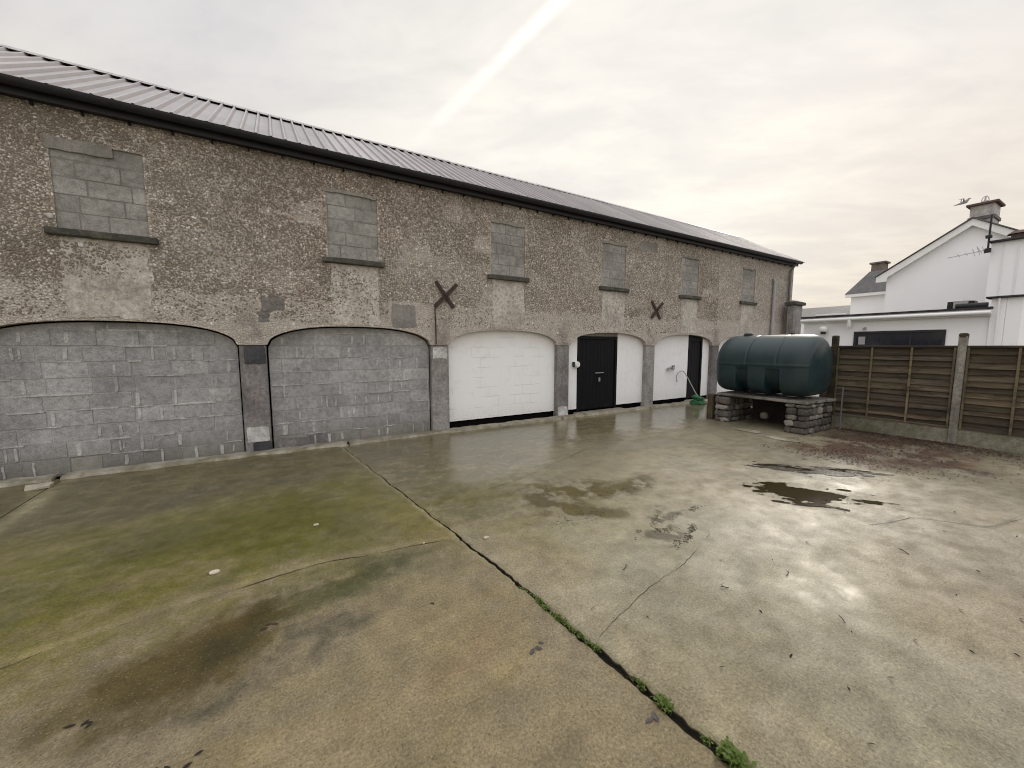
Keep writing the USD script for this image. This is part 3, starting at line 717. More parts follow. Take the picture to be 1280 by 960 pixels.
# a finely divided front face so that the wall is not dead flat
def wall_mesh():
    cells = []
    xs = np.arange(X0, X1 + .6, .6); zs = np.arange(0, 5.01, .5)
    v, f = extr_xz(front, YW, YW + .16)
    m = trimesh.Trimesh(v, f, process=True)
    vv, ff = trimesh.remesh.subdivide_to_size(m.vertices, m.faces, .35, max_iter=9)
    vv = np.array(vv); m_ = vv[:, 1] < YW + .02
    q = np.stack([vv[:, 0] * .9, vv[:, 2] * 1.3, vv[:, 0] * 0], 1)
    vv[m_, 1] += -.012 * np.maximum(meshkit.fbm(q, 4, 12)[m_] - .45, -.1)
    return vv, np.array(ff)
barn.part('front_wall', wall_mesh(), M['roughcast'])
GB = Polygon([(YW + .16, -.1), (12.35, -.1), (12.35, 5.0), (YR, 6.5), (YW + .16, 5.06)])
barn.part('gable_wall', extr_yz(GB, X1 - .3, X1), M['roughcast'])
barn.part('gable_wall', extr_yz(GB, X0, X0 + .3), M['roughcast'])
barn.part('rear_wall', box(X0 + .3, X1 - .3, 12.05, 12.35, -.1, 5.0), M['roughcast'])
# roughcast stones standing proud
def pebbles():
    ico = trimesh.creation.icosahedron(); iv, jf = np.array(ico.vertices), np.array(ico.faces)
    r = np.random.default_rng(5)
    N = 72000
    xs = -4.0 + 16.5 * r.random(N) ** 1.55; zs = 2.2 + 2.75 * r.random(N)
    n = meshkit.fbm(np.stack([xs * 1.25, xs * 0, zs * 2.0], 1), 4, 77)
    keep = (n < .64) & ((zs > 2.62) | (r.random(N) < .35))
    for cx, hw in wins:
        keep &= ~((np.abs(xs - cx) < hw + .03) & (zs > 3.22) & (zs < WZ1 + .03))
        keep &= ~((np.abs(xs - cx) < hw - .02) & (zs < 3.3) & (r.random(N) < (.35 if cx < 2 else .6)))
    for k in range(-1, 5):
        ap = arch_poly(k, .05); keep &= ~shapely.contains_xy(ap, xs, zs)
    keep &= ~((xs > 1.78) & (xs < 2.36) & (zs > 2.15) & (zs < 2.68))
    xs, zs = xs[keep], zs[keep]; n_ = len(xs)
    s = .0065 + .012 * r.random(n_) ** 2.2
    sx, sz, sy = s * (.8 + .6 * r.random(n_)), s * (.7 + .5 * r.random(n_)), s * .6
    a = r.random(n_) * 6.283
    q = np.stack([xs * .9, zs * 1.3, xs * 0], 1)
    yb_ = YW - .028 * np.maximum(meshkit.fbm(q, 4, 12) - .45, -.1)
    base = iv[None] * (1 + .25 * (r.random((n_, 12, 1)) - .5))
    px = base[..., 0] * sx[:, None]; pz = base[..., 2] * sz[:, None]; py = base[..., 1] * sy[:, None]
    X = px * np.cos(a)[:, None] - pz * np.sin(a)[:, None] + xs[:, None]
    Zp = px * np.sin(a)[:, None] + pz * np.cos(a)[:, None] + zs[:, None]
    V = np.stack([X, py + yb_[:, None] + .001, Zp], -1).reshape(-1, 3)
    F = (jf[None] + (np.arange(n_) * 12)[:, None, None]).reshape(-1, 3)
    return V, F
barn.part('pebble_dash', pebbles(), M['pebble'], kind='stuff', smooth=True)
# larger pale stones seen in the render
for k, (sx_, sz_) in enumerate([(-2.56, 3.52), (-1.02, 3.55), (-2.3, 3.18), (-1.45, 3.12), (-.9, 3.28), (.15, 2.72), (2.05, 3.42), (2.35, 3.7), (2.3, 2.98), (2.62, 2.7), (3.8, 3.9), (5.95, 2.98), (5.55, 3.1), (6.0, 3.9), (5.85, 2.12), (12.5, 3.0), (-3.2, 3.1), (-3.1, 4.1), (-.4, 2.7), (.35, 3.9)]):
    barn.part('pale_stone', rock((sx_, YW - .004, sz_), (.028 + .012 * rng.random(), .016, .026 + .012 * rng.random()), k), M['limewash'], smooth=True)

# pillars between the arches
pm = ['pillar', 'pillar', 'pillar_pale', 'pillar', 'pillar_pale', 'pillar', 'pillar']
for i, (a, b) in enumerate(pil):
    q = cbox(a + .002, b - .002, YW + .012, YW + .17, -.04, 1.822, .012)
    pp = barn.part('pillar', q, M[pm[i]])
    if i == 1:
        barn.part('pale_patch', extr_xz(ragged(a + .03, b - .03, .20, .46, .04, seed=3), YW + .006, YW + .05), M['limewash'], parent=pp)
        barn.part('black_patch', extr_xz(ragged(a + .10, b - .01, .03, .20, .02, seed=4), YW + .004, YW + .05), M['bitumen'], parent=pp)
        barn.part('black_patch', extr_xz(ragged(a + .06, b - .02, 1.52, 1.80, .03, seed=5), YW + .005, YW + .05), M['bitumen'], parent=pp)
    if i == 2:
        barn.part('white_patch', extr_xz(ragged(a + .04, b - .04, 1.55, 1.78, .035, seed=6), YW + .005, YW + .05), M['limewash'], parent=pp)
    if i == 3:
        barn.part('pale_patch', extr_xz(ragged(a + .04, b - .03, .04, .27, .05, seed=7), YW + .005, YW + .05), M['limewash'], parent=pp)

# blockwork that fills the two wide arches on the left (and the one beyond the frame)
def block_fill(parent, region, x0, z0, cl, ch, off, y, mats, joint=.010, dep=.05, seed=0):
    r = np.random.default_rng(seed); row = 0; z = z0
    bx0, _, bx1, bz1 = region.bounds
    while z < bz1:
        xx = x0 + (cl / 2 if row % 2 else 0) + off * r.normal() * .25 - cl * 2
        while xx < bx1:
            w = cl * (1 if r.random() > .12 else (.62 + .3 * r.random()))
            jz = .003 * r.normal()
            sh = sbox(xx + joint / 2 + .001 * r.normal(), z + joint / 2 + jz, xx + w - joint / 2, z + ch - joint / 2 + jz).intersection(region)
            if not sh.is_empty and sh.area > .002 and sh.geom_type == 'Polygon':
                pr = .0035 * abs(r.normal())
                c = .004
                inner = sh.buffer(-c)
                if inner.geom_type == 'Polygon' and not inner.is_empty:
                    mesh = bevel_plate(sh, y - pr, y + dep, c)
                    barn.part('block', mesh, M[mats[int(r.random() * len(mats))]], parent=parent)
            xx += w
        z += ch; row += 1

def bevel_plate(poly, yf, yb, c):
    """a block: its outline drawn in at the face"""
    o = np.array(poly.simplify(.004).exterior.coords)[:-1]
    if Polygon(o).exterior.is_ccw is False: o = o[::-1]
    cen = np.array(poly.centroid.coords[0])
    e = np.roll(o, -1, 0) - o; nrm = np.stack([e[:, 1], -e[:, 0]], 1); nrm /= np.maximum(np.linalg.norm(nrm, axis=1, keepdims=True), 1e-9)
    bis = nrm + np.roll(nrm, 1, 0); bis /= np.maximum((bis * nrm).sum(1, keepdims=True), .35)
    inn = o - bis * c
    n = len(o); i = np.arange(n); j = np.roll(i, -1)
    v = np.vstack([np.stack([inn[:, 0], np.full(n, yf), inn[:, 1]], 1), np.stack([o[:, 0], np.full(n, yf + c), o[:, 1]], 1), np.stack([o[:, 0], np.full(n, yb), o[:, 1]], 1)])
    m = trimesh.creation.triangulate_polygon(Polygon(inn), engine='earcut')
    f = [np.asarray(m[1])]
    mv = np.asarray(m[0])
    # map triangulated vertices back to ring order
    key = {tuple(np.round(p, 6)): k for k, p in enumerate(inn)}
    try: f = [np.vectorize(lambda t: key[tuple(np.round(mv[t], 6))])(f[0])]
    except KeyError: f = [np.array([[0, k, k + 1] for k in range(1, n - 1)])]
    for s in (0, n):
        f += [np.stack([s + i, s + n + i, s + n + j], 1), np.stack([s + i, s + n + j, s + j], 1)]
    return v, np.vstack(f)

for k in (-1, 0, 1):
    reg = arch_poly(k, -.022)
    ip = barn.part('arch_infill', extr_xz(reg, YW + .1215, YW + .18), M['mortar'])
    block_fill(ip, reg, -2.05 + 3.24 * k - 1.43, .0, .45, .226, 1, YW + .119, ['block', 'block_dark', 'block_warm', 'block', 'block_dark'], seed=20 + k)
for k in (0, 1):      # mortar wiped over the joints
    r = np.random.default_rng(500 + k); sm_ = []; reg = arch_poly(k, -.05)
    for i in range(95):
        cx, row = -2.05 + 3.24 * k + r.uniform(-1.38, 1.38), r.integers(0, 10)
        if r.random() < .6: w_, h_, cz = r.uniform(.008, .022), r.uniform(.05, .11), row * .226 + .113
        else: w_, h_, cz = r.uniform(.05, .25), r.uniform(.006, .014), row * .226
        if r.random() < .6: cx = -2.05 + 3.24 * k - 1.43 + .225 * round((cx + 2.05 - 3.24 * k + 1.43) / .225) + .01 * r.normal()
        pl = ragged(cx - w_, cx + w_, cz - h_, cz + h_, .012, .03, seed=int(r.integers(0, 9999)), freq=14).intersection(reg)
        if pl.is_empty or pl.area < 1e-4: continue
        sm_.append(extr_xz(pl, YW + .1095 - .0005 * r.random(), YW + .13))
    barn.part('mortar_smear', sm_, M['smear'], kind='stuff')
barn.part('cement_smear', extr_xz(ragged(-.16, .75, -.02, .20, .07, seed=8), YW + .112, YW + .13), M['pillar'])

# bricked-up windows
for i, (cx, hw) in enumerate(wins):
    reg = sbox(cx - hw - .02, WZ0 - .03, cx + hw + .02, WZ1 + .02)
    ip = barn.part('window_infill', extr_xz(reg, YW + .0225, YW + .12), M['winmortar'])
    block_fill(ip, reg, cx - hw, WZ0, .45, .225, .8, YW + .022, ['winblock', 'winblock2', 'winblock'], joint=.012, dep=.02, seed=40 + i)
    sg = [(0, 1.0), (.0, 1.0)]
    barn.part('window_sill', cbox(cx - hw - .10, cx + hw + .10, YW - .075, YW + .06, WZ0 - .105, WZ0 - .012, .012, .004), M['sill'])
    top = ragged(cx - hw + .02, cx + hw - .02, 2.20, WZ0 - .11, .06 if i < 2 else .035, step=.03, seed=50 + i, freq=8)
    barn.part('render_panel', extr_xz(top.difference(arch_poly(i, .012)), YW - .006, YW + .05), M['pale_render'])
    barn.part('lintel_patch', extr_xz(ragged(cx - hw - (.05 if i == 0 else .02), cx + (.15 if i == 0 else hw), WZ1 - .13 if i == 0 else WZ1 - .03, WZ1 + .03, .03, seed=60 + i), YW - .006, YW + .05), M['cement'])
barn.part('cement_patch', extr_xz(ragged(1.84, 2.31, 2.17, 2.63, .045, seed=71), YW - .006, YW + .05), M['cement'])
barn.part('cement_patch', extr_xz(ragged(8.72, 9.42, 4.47, 4.74, .05, seed=72), YW - .006, YW + .05), M['cement'])
barn.part('cement_patch', extr_xz(ragged(-.3, .02, 2.2, 2.6, .10, seed=73, freq=9), YW - .005, YW + .05), M['pillar'])

# crossed iron tie plates
def bar(a, b, w, y0, y1):
    a, b = np.array(a), np.array(b); d = (b - a) / np.linalg.norm(b - a); n = np.array([-d[1], d[0]]) * w / 2
    return extr_xz(Polygon([a + n, a - n, b - n * 1.15, b + n * 1.15]), y0, y1)
for cx, cz, h in ((2.92, 2.86, .26), (9.42, 2.86, .25)):
    tp = barn.part('tie_plate', bar((cx - .19, cz + h), (cx + .19, cz - h), .065, YW - .038, YW - .012), M['iron'])
    barn.part('cross_bar', bar((cx + .26, cz + h * .85), (cx - .22, cz - h * .95), .07, YW - .065, YW - .0385), M['iron'], parent=tp)
    barn.part('nut', cyl((cx, YW - .10, cz), (cx, YW - .06, cz), .03, 6), M['iron'], parent=tp)
barn.part('cable', tube([(2.705, YW - .012, 2.62), (2.715, YW - .012, 2.3), (2.72, YW - .012, 1.84)], .011, 6), M['iron'])  # dark stained streak below the tie plate, built as a thin tube

# white boards and painted walls closing the other arches, black doors
def panel(k, xa, xb, z0, mat, y=YW + .135, name='white_panel'):
    reg = arch_poly(k, .03).intersection(sbox(xa, z0, xb, 3))
    return barn.part(name, extr_xz(reg, y, y + .05), M[mat])
c3, c4, c5, c6 = (-2.05 + 3.24 * k for k in (2, 3, 4, 5))
panel(2, c3 - 1.5, c3 + 1.5, .165, 'white')
panel(3, c4 - 1.5, 6.60, .15, 'white2'); panel(3, 8.06, c4 + 1.5, .15, 'white2')
panel(4, c5 - 1.5, 11.22, .15, 'white2'); panel(4, 11.98, c5 + 1.5, .15, 'white2')
panel(5, c6 - 1.5, c6 + 1.5, .15, 'white2')
for cx in (c3, c4, c5, c6):
    barn.part('plinth_board', box(cx - 1.46, cx + 1.46, YW + .30, YW + .33, -.05, .30), M['void'])
def door(xa, xb, z1, leaves, k):
    y = YW + .16
    dp = barn.part('door', extr_xz(sbox(xa, .06, xb, z1).difference(sbox(xa + .07, .06, xb - .07, z1 - .08)), y - .03, y + .06), M['black'])
    w = (xb - xa - .15) / leaves; n = max(3, round(w / .14))
    for l in range(leaves):
        for b in range(n):
            a = xa + .075 + l * w + b * w / n
            barn.part('door_board', cbox(a + .002, a + w / n - .002, y, y + .03, .11, z1 - .085, .005), M['black'], parent=dp)
    barn.part('head_board', extr_xz(arch_poly(k, .03).intersection(sbox(xa, z1 + .002, xb, 3)), y - .01, y + .04), M['pillar_pale' if k == 3 else 'black'], parent=dp)
    return dp, y
dp, y = door(6.61, 8.05, 2.07, 2, 3)
barn.part('bolt', tube([(7.25, y - .03, 1.08), (7.55, y - .03, 1.085)], .014, 8), M['steel'], parent=dp)
barn.part('padlock', cbox(7.37, 7.43, y - .045, y - .015, .84, .95, .01), M['steel'], parent=dp)
dp, y = door(11.23, 11.97, 2.05, 1, 4)
barn.part('handle', tube([(11.33, y - .04, 1.0), (11.33, y - .04, 1.18)], .012, 8), M['iron'], parent=dp)
barn.part('threshold', cbox(6.5, 8.2, 7.50, 7.80, -.02, .065, .012, .004), M['kerb'])
barn.part('threshold', cbox(11.15, 12.05, 7.50, 7.80, -.02, .06, .012, .004), M['kerb'])

# drain pipes near the far corner
barn.part('drain_pipe', tube([(15.93, YW - .07, .1), (15.93, YW - .07, 4.2), (15.93, YW - .02, 4.32)], .05, 10), M['greytrim'], smooth=40)
barn.part('downpipe', tube([(17.05, YW - .07, .1), (17.05, YW - .07, 4.7), (17.05, YE - .05, 4.93)], .04, 10), M['pillar'], smooth=40)

# roof: box-profile sheets, one metre wide each
L = math.hypot(YR - YE, ZR - ZE); sy, sz = (YR - YE) / L, (ZR - ZE) / L
def sheet(xa, yf=1, seed=0):
    prof = [(0, 0)]
    for k in range(5):
        b = k * .2
        prof += [(b + .072, 0), (b + .086, .038), (b + .114, .038), (b + .128, 0), (b + .2, 0)]
    prof = np.array(sorted(set(prof)))
    n = len(prof); S = np.array([-.0, .9, 1.8, L])
    lift = .003 * (seed % 2)
    V = []
    for s in S:
        yv = YE + s * sy; zv = ZE + s * sz
        for (px, ph) in prof:
            V.append((xa + px * 1.004, yv - (ph + lift) * sz, zv + (ph + lift) * sy))
    V = np.array(V)
    if yf < 0: V[:, 1] = 2 * YR - V[:, 1]
    F = []
    for i in range(len(S) - 1):
        for k in range(n - 1):
            a, b, c, d = i * n + k, i * n + k + 1, (i + 1) * n + k + 1, (i + 1) * n + k
            F += [[a, b, c], [a, c, d]] if yf > 0 else [[a, c, b], [a, d, c]]
    F = np.array(F)
    return V, F
for i in range(25):
    xa = X0 - .1 + i * 1.0
    if xa > 17.4: break
    barn.part('roof_sheet', sheet(xa, 1, i), M['roof'])
    barn.part('roof_sheet', sheet(xa, -1, i), M['roof'])
# ridge capping standing on the ribs, dark foam gaps show below it
for i in range(9):
    a = X0 - .12 + i * 2.78; b = min(a + 2.79, X1 + .06)
    hz = .043
    up_ = lambda t, q: (YR + q * t * sy, ZR - t * sz + (hz + .004 * (i % 2)) * 1.1)
    P = [up_(.17, -1), up_(0, 1), up_(.17, 1)]
    Q = [(p[0], p[1] + .006) for p in P]
    poly = Polygon([P[0], P[1], P[2], Q[2], (Q[1][0], Q[1][1] + .012), Q[0]]).buffer(0)
    barn.part('ridge_cap', extr_yz(poly, a, b), M['roof'])
barn.part('ridge_board', extr_yz(Polygon([(YR - .06, ZR - .30), (YR + .06, ZR - .30), (YR + .06, ZR - .022), (YR, ZR + .012), (YR - .06, ZR - .022)]), X0, X1 - .02), M['void'])
for q in (1, -1):
    P = [(YR - q * (YR - YE + .02), ZE + .02), (YR, ZR + .055), (YR, ZR - .06), (YR - q * (YR - YE + .02), ZE - .10)]
    barn.part('verge_flashing', extr_yz(Polygon(P).buffer(0), X1 + .045, X1 + .075), M['roof'])
    barn.part('verge_flashing', extr_yz(Polygon(P).buffer(0), X0 - .14, X0 - .11), M['roof'])
# gutter: deep half-round, soffit board and brackets
ga = np.linspace(math.pi, 2 * math.pi, 13); gr = .078; gy, gz_ = YE - .035, ZE - .005
outer = [(gy + gr * math.cos(t), gz_ + gr * math.sin(t) - .012) for t in ga]; inner = [(gy + (gr - .006) * math.cos(t), gz_ + (gr - .006) * math.sin(t) - .012) for t in ga[::-1]]
barn.part('gutter', extr_yz(Polygon(outer + inner).buffer(0), X0 - .1, X1 + .06), M['gutter'], smooth=30)
barn.part('fascia_board', box(X0, X1 + .03, YE + .045, YE + .07, ZE - .165, ZE - .015), M['gutter'])
barn.part('soffit_board', box(X0, X1 + .02, YE + .072, YW + .02, ZE - .15, ZE - .125), M['gutter'])
for i in range(54):
    xb_ = X0 + .25 + i * .46
    if xb_ > X1: break
    barn.part('gutter_bracket', cbox(xb_ - .013, xb_ + .013, YW - .04, YW + .01, ZE - .20, ZE - .145, .004), M['gutter'])

# small things fixed to the doors
lt = Thing('wall_light', 'small round white outside light on the white board left of the black double door', 'light', (6.5, YW + .1, 1.33))
lt.part('housing', tube([(6.56, YW + .13, 1.33), (6.56, YW + .06, 1.33), (6.56, YW + .03, 1.33)], [.085, .085, .06], 18), M['white_plastic'], smooth=40)
lt.part('bracket', cbox(6.44, 6.485, YW + .07, YW + .135, 1.27, 1.40, .008), M['gutter'])

tap = Thing('garden_tap', 'grey garden tap and pipe fixed on the white board beside the narrow black door', 'tap', (10.3, YW + .1, 1.1))
tap.part('pipe', tube([(10.2, YW + .10, 1.06), (10.2, YW + .09, 1.12), (10.3, YW + .08, 1.14), (10.48, YW + .08, 1.16)], .028, 8), M['steel'], smooth=40)
tap.part('back_plate', cbox(10.42, 10.56, YW + .10, YW + .134, 1.09, 1.21, .01), M['greytrim'])
tap.part('spout', tube([(10.36, YW + .08, 1.14), (10.36, YW + .02, 1.13), (10.36, YW - .01, 1.07)], .02, 8), M['steel'], smooth=40)
tap.part('lever', tube([(10.36, YW + .06, 1.16), (10.36, YW + .04, 1.20), (10.43, YW + .04, 1.21)], .012, 6), M['iron'])

hz_ = Thing('hose_pipe', 'coiled bright green garden hose heaped by the foot of the narrow black door', 'hose', (11.12, 7.32, 0))
r2 = np.random.default_rng(3); pts = []
for i in range(260):
    t = i / 26 * 2 * math.pi; k = i / 260
    rad = .21 - .08 * k + .035 * math.sin(2.3 * t + 1)
    pts.append((11.12 + rad * math.cos(t) + .02 * math.sin(t * .37), 7.30 + .8 * rad * math.sin(t), .03 + .22 * k + .05 * math.sin(t * 1.0 + 2 * k * 3) + .012 * r2.normal() * .3))
hz_.part('coil', tube(pts, .021, 8), M['hose'], smooth=True)
up_pts = [(11.12, 7.30, .25), (11.2, 7.5, .42), (11.12, 7.62, .70), (10.95, 7.70, .98), (10.78, 7.70, 1.02), (10.62, 7.69, .96), (10.56, 7.69, .82), (10.6, 7.68, .70)]
t_ = np.linspace(0, len(up_pts) - 1, 60)
from scipy.interpolate import CubicSpline
hz_.part('free_end', tube(CubicSpline(range(len(up_pts)), up_pts)(t_), .015, 8), M['hosegrey'], smooth=True)

single('timber_offcut', cbox(11.45, 11.85, 7.18, 7.30, .0, .10, .012, .006), M['flint'], 'short pale yellowish block on the ground right of the coiled green hose', 'block', (11.6, 7.2, 0))

# ================================================================== gate pier at the barn's far corner
pier = Thing('gate_pier', 'tall weathered square masonry gate pier with flat cap at the barn corner', 'pier', (17.3, 7.2, 0))
pier.part('shaft', cbox(16.68, 17.32, 7.20, 7.45, -.1, 3.36, .02), M['pillar_pale'])
pier.part('cap', cbox(16.60, 17.40, 7.12, 7.53, 3.36, 3.47, .02), M['sill'])
pier.part('cap_top', trimesh.convex.convex_hull(np.array([[16.61, 7.13, 3.47], [17.39, 7.13, 3.47], [17.39, 7.52, 3.47], [16.61, 7.52, 3.47], [16.8, 7.33, 3.55], [17.2, 7.33, 3.55]])), M['sill'])

# ================================================================== OIL TANK on its stone piers
TX, TY, TZ, HL, TR = 9.66, 4.57, 1.395, .985, .665
def tank_mesh():
    ns, nt = 170, 180
    s = np.linspace(-1, 1, ns); s = HL * np.sign(s) * (1 - (1 - np.abs(s)) ** 1.5)   # denser at the ends
    th = np.linspace(0, 2 * np.pi, nt, endpoint=False)
    S, T = np.meshgrid(s, th, indexing='ij')
    endk = np.abs(S) / HL
    e = np.clip((np.abs(S) - (HL - .34)) / .34, 0, 1)
    prof = np.sqrt(np.clip(1 - e ** 2.6, 0, 1)) ** .85 * .34 + .66             # rounded shoulder
    prof = np.where(endk > .9995, .60, prof)
    cx_, cz_ = np.cos(T), np.sin(T)
    # cross-section: round above, squared feet below in three bands
    feet = np.zeros_like(S)
    for a, b in ((-1.3, -.48), (-.20, .18), (.44, 1.3)):
        feet = np.maximum(feet, sstep(a * HL - .02, a * HL + .02, S) * sstep(b * HL + .02, b * HL - .02, S))
    low = sstep(.0, .10, -cz_)
    p_ = 2 + feet * low * 2.2
    r_ = (np.abs(cx_) ** p_ + np.abs(cz_) ** p_) ** (-1 / p_)
    R = TR * r_ * prof
    ax = np.where(low * feet > .01, 1, 1)
    # recess bands are drawn in a little below the waist
    R = R - .028 * (1 - feet) * sstep(.08, .2, -cz_) * (endk < .92)
    # seam round the waist, and two bands over the top
    R = R + .014 * np.exp(-(cz_ * TR / .020) ** 2)
    for q in (-.40, .22):
        R = R - .014 * np.exp(-((S - q) / .016) ** 2) * sstep(-.05, .1, cz_)
    X = TX + R * cx_; Z = TZ + np.maximum(R * cz_, -TR); Y = TY + S
    # dome of the end plates
    V = np.stack([X, Y, Z], -1).reshape(-1, 3)
    idx = np.arange(ns * nt).reshape(ns, nt); j = np.roll(idx, -1, 1)
    a, b, c, d = idx[:-1].ravel(), j[:-1].ravel(), j[1:].ravel(), idx[1:].ravel()
    F = [np.stack([a, c, b], 1), np.stack([a, d, c], 1)]
    o = len(V); extra = []
    for ei, sg in ((0, -1), (ns - 1, 1)):
        ring = V[idx[ei]]; cen = np.array([TX, TY + sg * (HL + .045), TZ])
        prev = idx[ei]
        for q in (.8, .55, .3):
            new = cen + (ring - cen) * [q, 1, q]; new[:, 1] = TY + sg * (HL + .045 * (1 - q * q))
            ids = o + np.arange(nt); o += nt; extra.append(new)
            p2, i2 = np.roll(prev, -1), np.roll(ids, -1)
            F += [np.stack([prev, p2, i2], 1), np.stack([prev, i2, ids], 1)] if sg < 0 else [np.stack([prev, i2, p2], 1), np.stack([prev, ids, i2], 1)]
            prev = ids
        extra.append(cen[None]); p2 = np.roll(prev, -1)
        F += [np.stack([prev, p2, np.full(nt, o)], 1)] if sg < 0 else [np.stack([p2, prev, np.full(nt, o)], 1)]
        o += 1
    return np.vstack([V] + extra), np.vstack(F)
tk = Thing('oil_tank', 'dark green ribbed plastic heating oil tank lying on stone piers', 'oil tank', (TX, TY, .73))
tk.part('body', tank_mesh(), M['tank'], smooth=35)
tk.part('filler_cap', tube([(TX - .02, TY + .52, TZ + TR - .035), (TX - .02, TY + .52, TZ + TR + .03), (TX - .02, TY + .52, TZ + TR + .055)], [.10, .10, .07], 20), M['gutter'], smooth=35)
tk.part('vent_cap', tube([(TX + .1, TY - .35, TZ + TR - .035), (TX + .1, TY - .35, TZ + TR + .035)], .045, 14), M['gutter'], smooth=35)

st = Thing('tank_stand', 'low stand of two rubble stone piers and concrete planks under the green oil tank', 'tank stand', (TX, TY, 0))
def stone_pier(x0, x1, y0, y1, z1, seed):
    core = st.part('pier', box(x0 + .06, x1 - .06, y0 + .06, y1 - .06, -.03, z1 - .01), M['rubble_core'])
    r = np.random.default_rng(seed)
    z = -.01; k = 0
    while z < z1 - .05:
        h = min(.10 + .07 * r.random(), z1 - z)
        if z1 - z - h < .06: h = z1 - z
        for face in ('xm', 'ym', 'xp', 'yp'):
            a, b = (y0, y1) if face[0] == 'x' else (x0, x1)
            t = a
            while t < b - .03:
                w = min(.13 + .15 * r.random(), b - t)
                if b - t - w < .07: w = b - t
                c = t + w / 2; dd = .05 + .025 * r.random()
                if face == 'xm': cen, s = (x0 + .05, c, z + h / 2), (dd, w / 2 * .98, h / 2 * .98)
                elif face == 'xp': cen, s = (x1 - .05, c, z + h / 2), (dd, w / 2 * .98, h / 2 * .98)
                elif face == 'ym': cen, s = (c, y0 + .05, z + h / 2), (w / 2 * .98, dd, h / 2 * .98)
                else: cen, s = (c, y1 - .05, z + h / 2), (w / 2 * .98, dd, h / 2 * .98)
                v, f = rock((0, 0, 0), (1, 1, 1), seed * 50 + k, 2, .22)
                v = np.sign(v) * np.abs(v) ** .72
                an = r.normal() * .13; ca, sa = math.cos(an), math.sin(an)
                v = (np.stack([v[:, 0] * ca - v[:, 2] * sa, v[:, 1], v[:, 0] * sa + v[:, 2] * ca], 1) if face[0] == 'y' else np.stack([v[:, 0], v[:, 1] * ca - v[:, 2] * sa, v[:, 1] * sa + v[:, 2] * ca], 1))
                s = tuple(np.array(s) * (1.0 + .10 * r.normal(size=3)))
                st.part('stone', (v * np.array(s) + np.array(cen), f), M['rubble_pale' if r.random() < .28 else 'rubble'], parent=core, smooth=True)
                k += 1; t += w
        z += h
stone_pier(9.02, 10.2, 3.55, 3.93, .61, 1)
stone_pier(9.02, 10.2, 5.15, 5.47, .61, 2)
st.part('back_wall', box(10.02, 10.18, 3.9, 5.1, -.03, .602), M['rubble_core'])  # inferred back closure, added to keep the space under the tank dark
for i, xa in enumerate((9.03, 9.43, 9.83)):
    v, f = cbox(xa, xa + .392, 3.55 - .03 * i, 5.44 + .02 * i, .625, .685, .012)
    m = trimesh.Trimesh(v, f); vv, ff = trimesh.remesh.subdivide_to_size(m.vertices, m.faces, .12); vv = np.array(vv)
    vv += .022 * (meshkit.fbm(vv * 5, 3, 80 + i)[:, None] - .5) * np.array([1, 1, .5])
    st.part('plank', (vv, ff), M['plank'], smooth=40)
single('feed_pipe', tube([(10.30, 3.42, 0), (10.30, 3.42, .93)], .014, 8), M['feedpipe'], 'thin grey upright pipe at the right end of the oil tank stand', 'pipe', (10.28, 3.36, 0), smooth=40)
single('timber_post', cbox(9.05, 9.2, 5.54, 5.69, -.02, .62, .01, .004), M['timber'], 'short stubby brown timber post left of the oil tank piers', 'post', (9.1, 5.55, 0))
single('pale_stone_ball', rock((9.62, 4.62, .19), (.085, .085, .085), 5, 3, .07), M['rubble_pale'], 'roundish pale lump lying in the shadow under the oil tank', 'stone', (9.72, 4.62, .06), smooth=True)
for k, (cx, cy, cl_) in enumerate([(8.45, 4.35, .5), (8.25, 3.62, .6)]):
    single('flat_stone', rock((cx, cy, .012), (.11, cl_ / 2, .022), 90 + k, 2, .2), M['kerb'], ['flat pale slab edge on the ground left in front of the tank stand', 'flat pale slab edge on the ground right in front of the tank stand'][k], 'stone', (cx, cy, 0), smooth=True)

